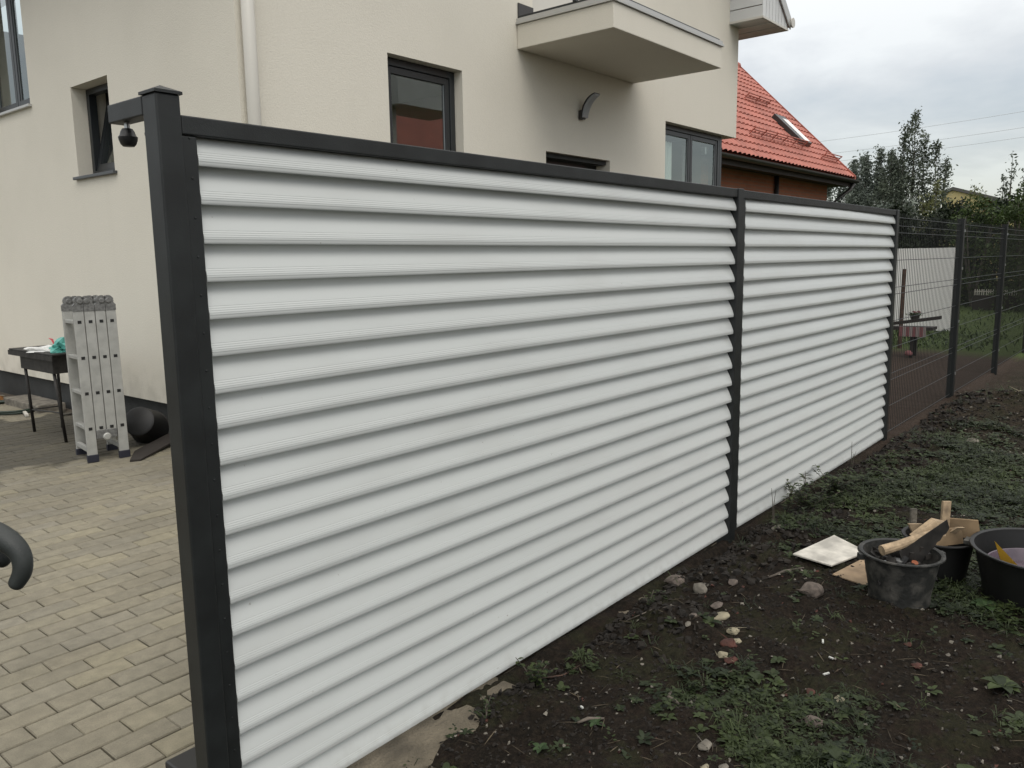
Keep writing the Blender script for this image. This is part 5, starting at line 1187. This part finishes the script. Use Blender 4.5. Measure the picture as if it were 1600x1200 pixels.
# overhead cables with slight sag
def cable(a, b, sag, label):
    a, b = Vector(a), Vector(b); pts = []
    for i in range(25):
        t = i / 24; p = a.lerp(b, t); p.z -= sag * 4 * t * (1 - t); pts.append(p)
    o = obj('power_line', MB().tube(pts, .009, 4), 'cable'); tag(o, label, 'cable', 'overhead cables crossing the sky')
cable((52, 34, 8.4), (61, -14, 12.6), 1.2, 'uppermost overhead cable crossing the sky above the trees')
cable((52, 34, 7.6), (61, -14, 11.4), 1.1, 'middle overhead cable rising to the right')
cable((52, 34, 7.2), (61, -14, 11.0), 1.25, 'lowest overhead cable rising to the right')

# ------------------------------------------------------------------ person at the left edge: only the gloved right hand is in the picture
def skin_obj(name, verts, edges, radii, m, parent=None, sub=2, root=0):
    me = bpy.data.meshes.new(name); me.from_pydata([tuple(v) for v in verts], edges, []); o = bpy.data.objects.new(name, me); COL.objects.link(o)
    sk = o.modifiers.new('skin', 'SKIN'); sk.use_smooth_shade = True
    if not me.skin_vertices: pass
    for i, r in enumerate(radii):
        sv = me.skin_vertices[0].data[i]; sv.radius = (r, r) if isinstance(r, (int, float)) else r; sv.use_root = (i == root)
    ss = o.modifiers.new('sub', 'SUBSURF'); ss.levels = sub; ss.render_levels = sub
    dg_ = bpy.context.evaluated_depsgraph_get(); me2 = bpy.data.meshes.new_from_object(o.evaluated_get(dg_)); bpy.data.objects.remove(o)
    me2.materials.clear(); me2.materials.append(MT[m]); me2.polygons.foreach_set('use_smooth', [True] * len(me2.polygons))
    return put(name, me2, parent)
ps = thing('person', 'person in a dark jacket reaching in from the left edge with a curled gloved hand', 'person')
V = [(-.30, 1.72, .96), (-.29, 1.71, 1.12), (-.28, 1.70, 1.28), (-.27, 1.69, 1.42), (-.26, 1.69, 1.50), (-.25, 1.69, 1.56),
     (-.21, 1.53, 1.42), (-.13, 1.50, 1.18), (.08, 1.50, 1.09), (.24, 1.455, 1.045),
     (-.33, 1.86, 1.42), (-.36, 1.93, 1.17), (-.30, 1.96, .93),
     (-.28, 1.62, .90), (-.26, 1.60, .50), (-.28, 1.60, .09), (-.33, 1.82, .90), (-.36, 1.84, .50), (-.36, 1.85, .09)]
E_ = [(0, 1), (1, 2), (2, 3), (3, 4), (4, 5), (3, 6), (6, 7), (7, 8), (8, 9), (3, 10), (10, 11), (11, 12), (0, 13), (13, 14), (14, 15), (0, 16), (16, 17), (17, 18)]
Rr = [(.13, .16), (.125, .15), (.13, .17), (.13, .15), .06, .05, .07, .055, .045, .035, .07, .055, .038, .095, .062, .045, .095, .062, .045]
skin_obj('body', V, E_, Rr, 'jacket', ps)
skin_obj('trousers', [V[0], V[13], V[14], V[15], V[16], V[17], V[18]], [(0, 1), (1, 2), (2, 3), (0, 4), (4, 5), (5, 6)], [(.15, .165), .105, .075, .062, .105, .075, .062], 'trousers', ps)
hc = Vector((-.235, 1.685, 1.66)); hb = MB(); hb.lathe([(0, -.115), (.035, -.11), (.055, -.085), (.068, -.045), (.076, 0), (.078, .04), (.07, .08), (.045, .108), (0, .118)], (0, 0, 0), 24)
for i, v in enumerate(hb.v): hb.v[i] = (hc.x + v[0] * 1.15, hc.y + v[1] * .95, hc.z + v[2])
hd_ = obj('head', hb, 'skin', ps, smooth=True)
hr = MB(); hr.lathe([(.086, .0), (.088, .04), (.08, .085), (.05, .118), (0, .128)], (0, 0, 0), 24)
for i, v in enumerate(hr.v): hr.v[i] = (hc.x - .012 + v[0] * 1.12, hc.y + v[1] * .98, hc.z + v[2] + (.0 if v[0] < .03 else .035))
obj('hair', hr, 'hair', hd_, smooth=True)
obj('nose', MB().tube([hc + Vector((.082, 0, .02)), hc + Vector((.104, 0, -.015)), hc + Vector((.084, 0, -.022))], [.006, .012, .006], 8), 'skin', hd_, smooth=True)
for s_ in (-1, 1):
    obj('eye', MB().lathe([(0, -.009), (.009, 0), (0, .009)], hc + Vector((.078, s_ * .03, .018)), 12), 'eye', hd_); obj('ear', MB().blob(tuple(hc + Vector((0, s_ * .077, 0))), (.018, .008, .03), 3, .2, 2), 'skin', hd_, smooth=True)
obj('mouth', MB().tube([hc + Vector((.079, -.022, -.055)), hc + Vector((.086, 0, -.057)), hc + Vector((.079, .022, -.055))], .004, 6), 'eye', hd_)
for (x, y) in ((-.24, 1.60), (-.32, 1.85)):
    obj('boot', MB().box(x - .11, y - .045, -.01, x + .15, y + .045, .09), 'boot', ps, bevel=.02)
# gloved hand: palm and four bent fingers plus thumb, one continuous skin
HI = [(0.33, 1.288, 1.04), (0.357, 1.225, 1.044), (0.369, 1.192, 1.035), (0.378, 1.178, 1.017), (0.376, 1.175, 0.994), (0.364, 1.184, 0.971)]
HM = [(0.332, 1.312, 1.017), (0.359, 1.264, 1.018), (0.373, 1.246, 1.011), (0.376, 1.239, 0.998), (0.368, 1.246, 0.986)]
pal = [(.24, 1.455, 1.045), (.276, 1.417, 1.042), (.305, 1.365, 1.035)]
fing = {'index': (HI, [.024, .0205, .0165, .0146, .0134, .0102]),
        'middle': (HM, [.020, .0165, .0142, .0125, .0105]),
        'ring': ([(.334, 1.345, 1.012), (.354, 1.315, 1.008), (.368, 1.296, .992), (.364, 1.295, .970), (.352, 1.305, .957)], [.0140, .0118, .0112, .0105, .0095]),
        'pinky': ([(.330, 1.370, .998), (.349, 1.348, .991), (.357, 1.336, .969), (.349, 1.341, .950)], [.013, .0108, .010, .0088]),
        'thumb': ([(.300, 1.345, 1.015), (.302, 1.268, 1.000), (.318, 1.222, .990), (.338, 1.197, .993), (.347, 1.190, 1.001)], [.017, .0145, .0128, .0118, .0100])}
Vh = [Vector(p) for p in pal]; Eh = [(0, 1), (1, 2)]; Rh = [.030, (.030, .024), (.033, .022)]
gl = skin_obj('glove', Vh + [Vector((.328, 1.325, 1.025))], Eh + [(2, 3)], Rh + [(.030, .020)], 'glove', ps)
for nm, (pts, rs) in fing.items():
    skin_obj('finger', [Vector((.308, 1.36, 1.03))] + [Vector(p) for p in pts], [(i, i + 1) for i in range(len(pts))], [.014] + rs, 'glove', gl)
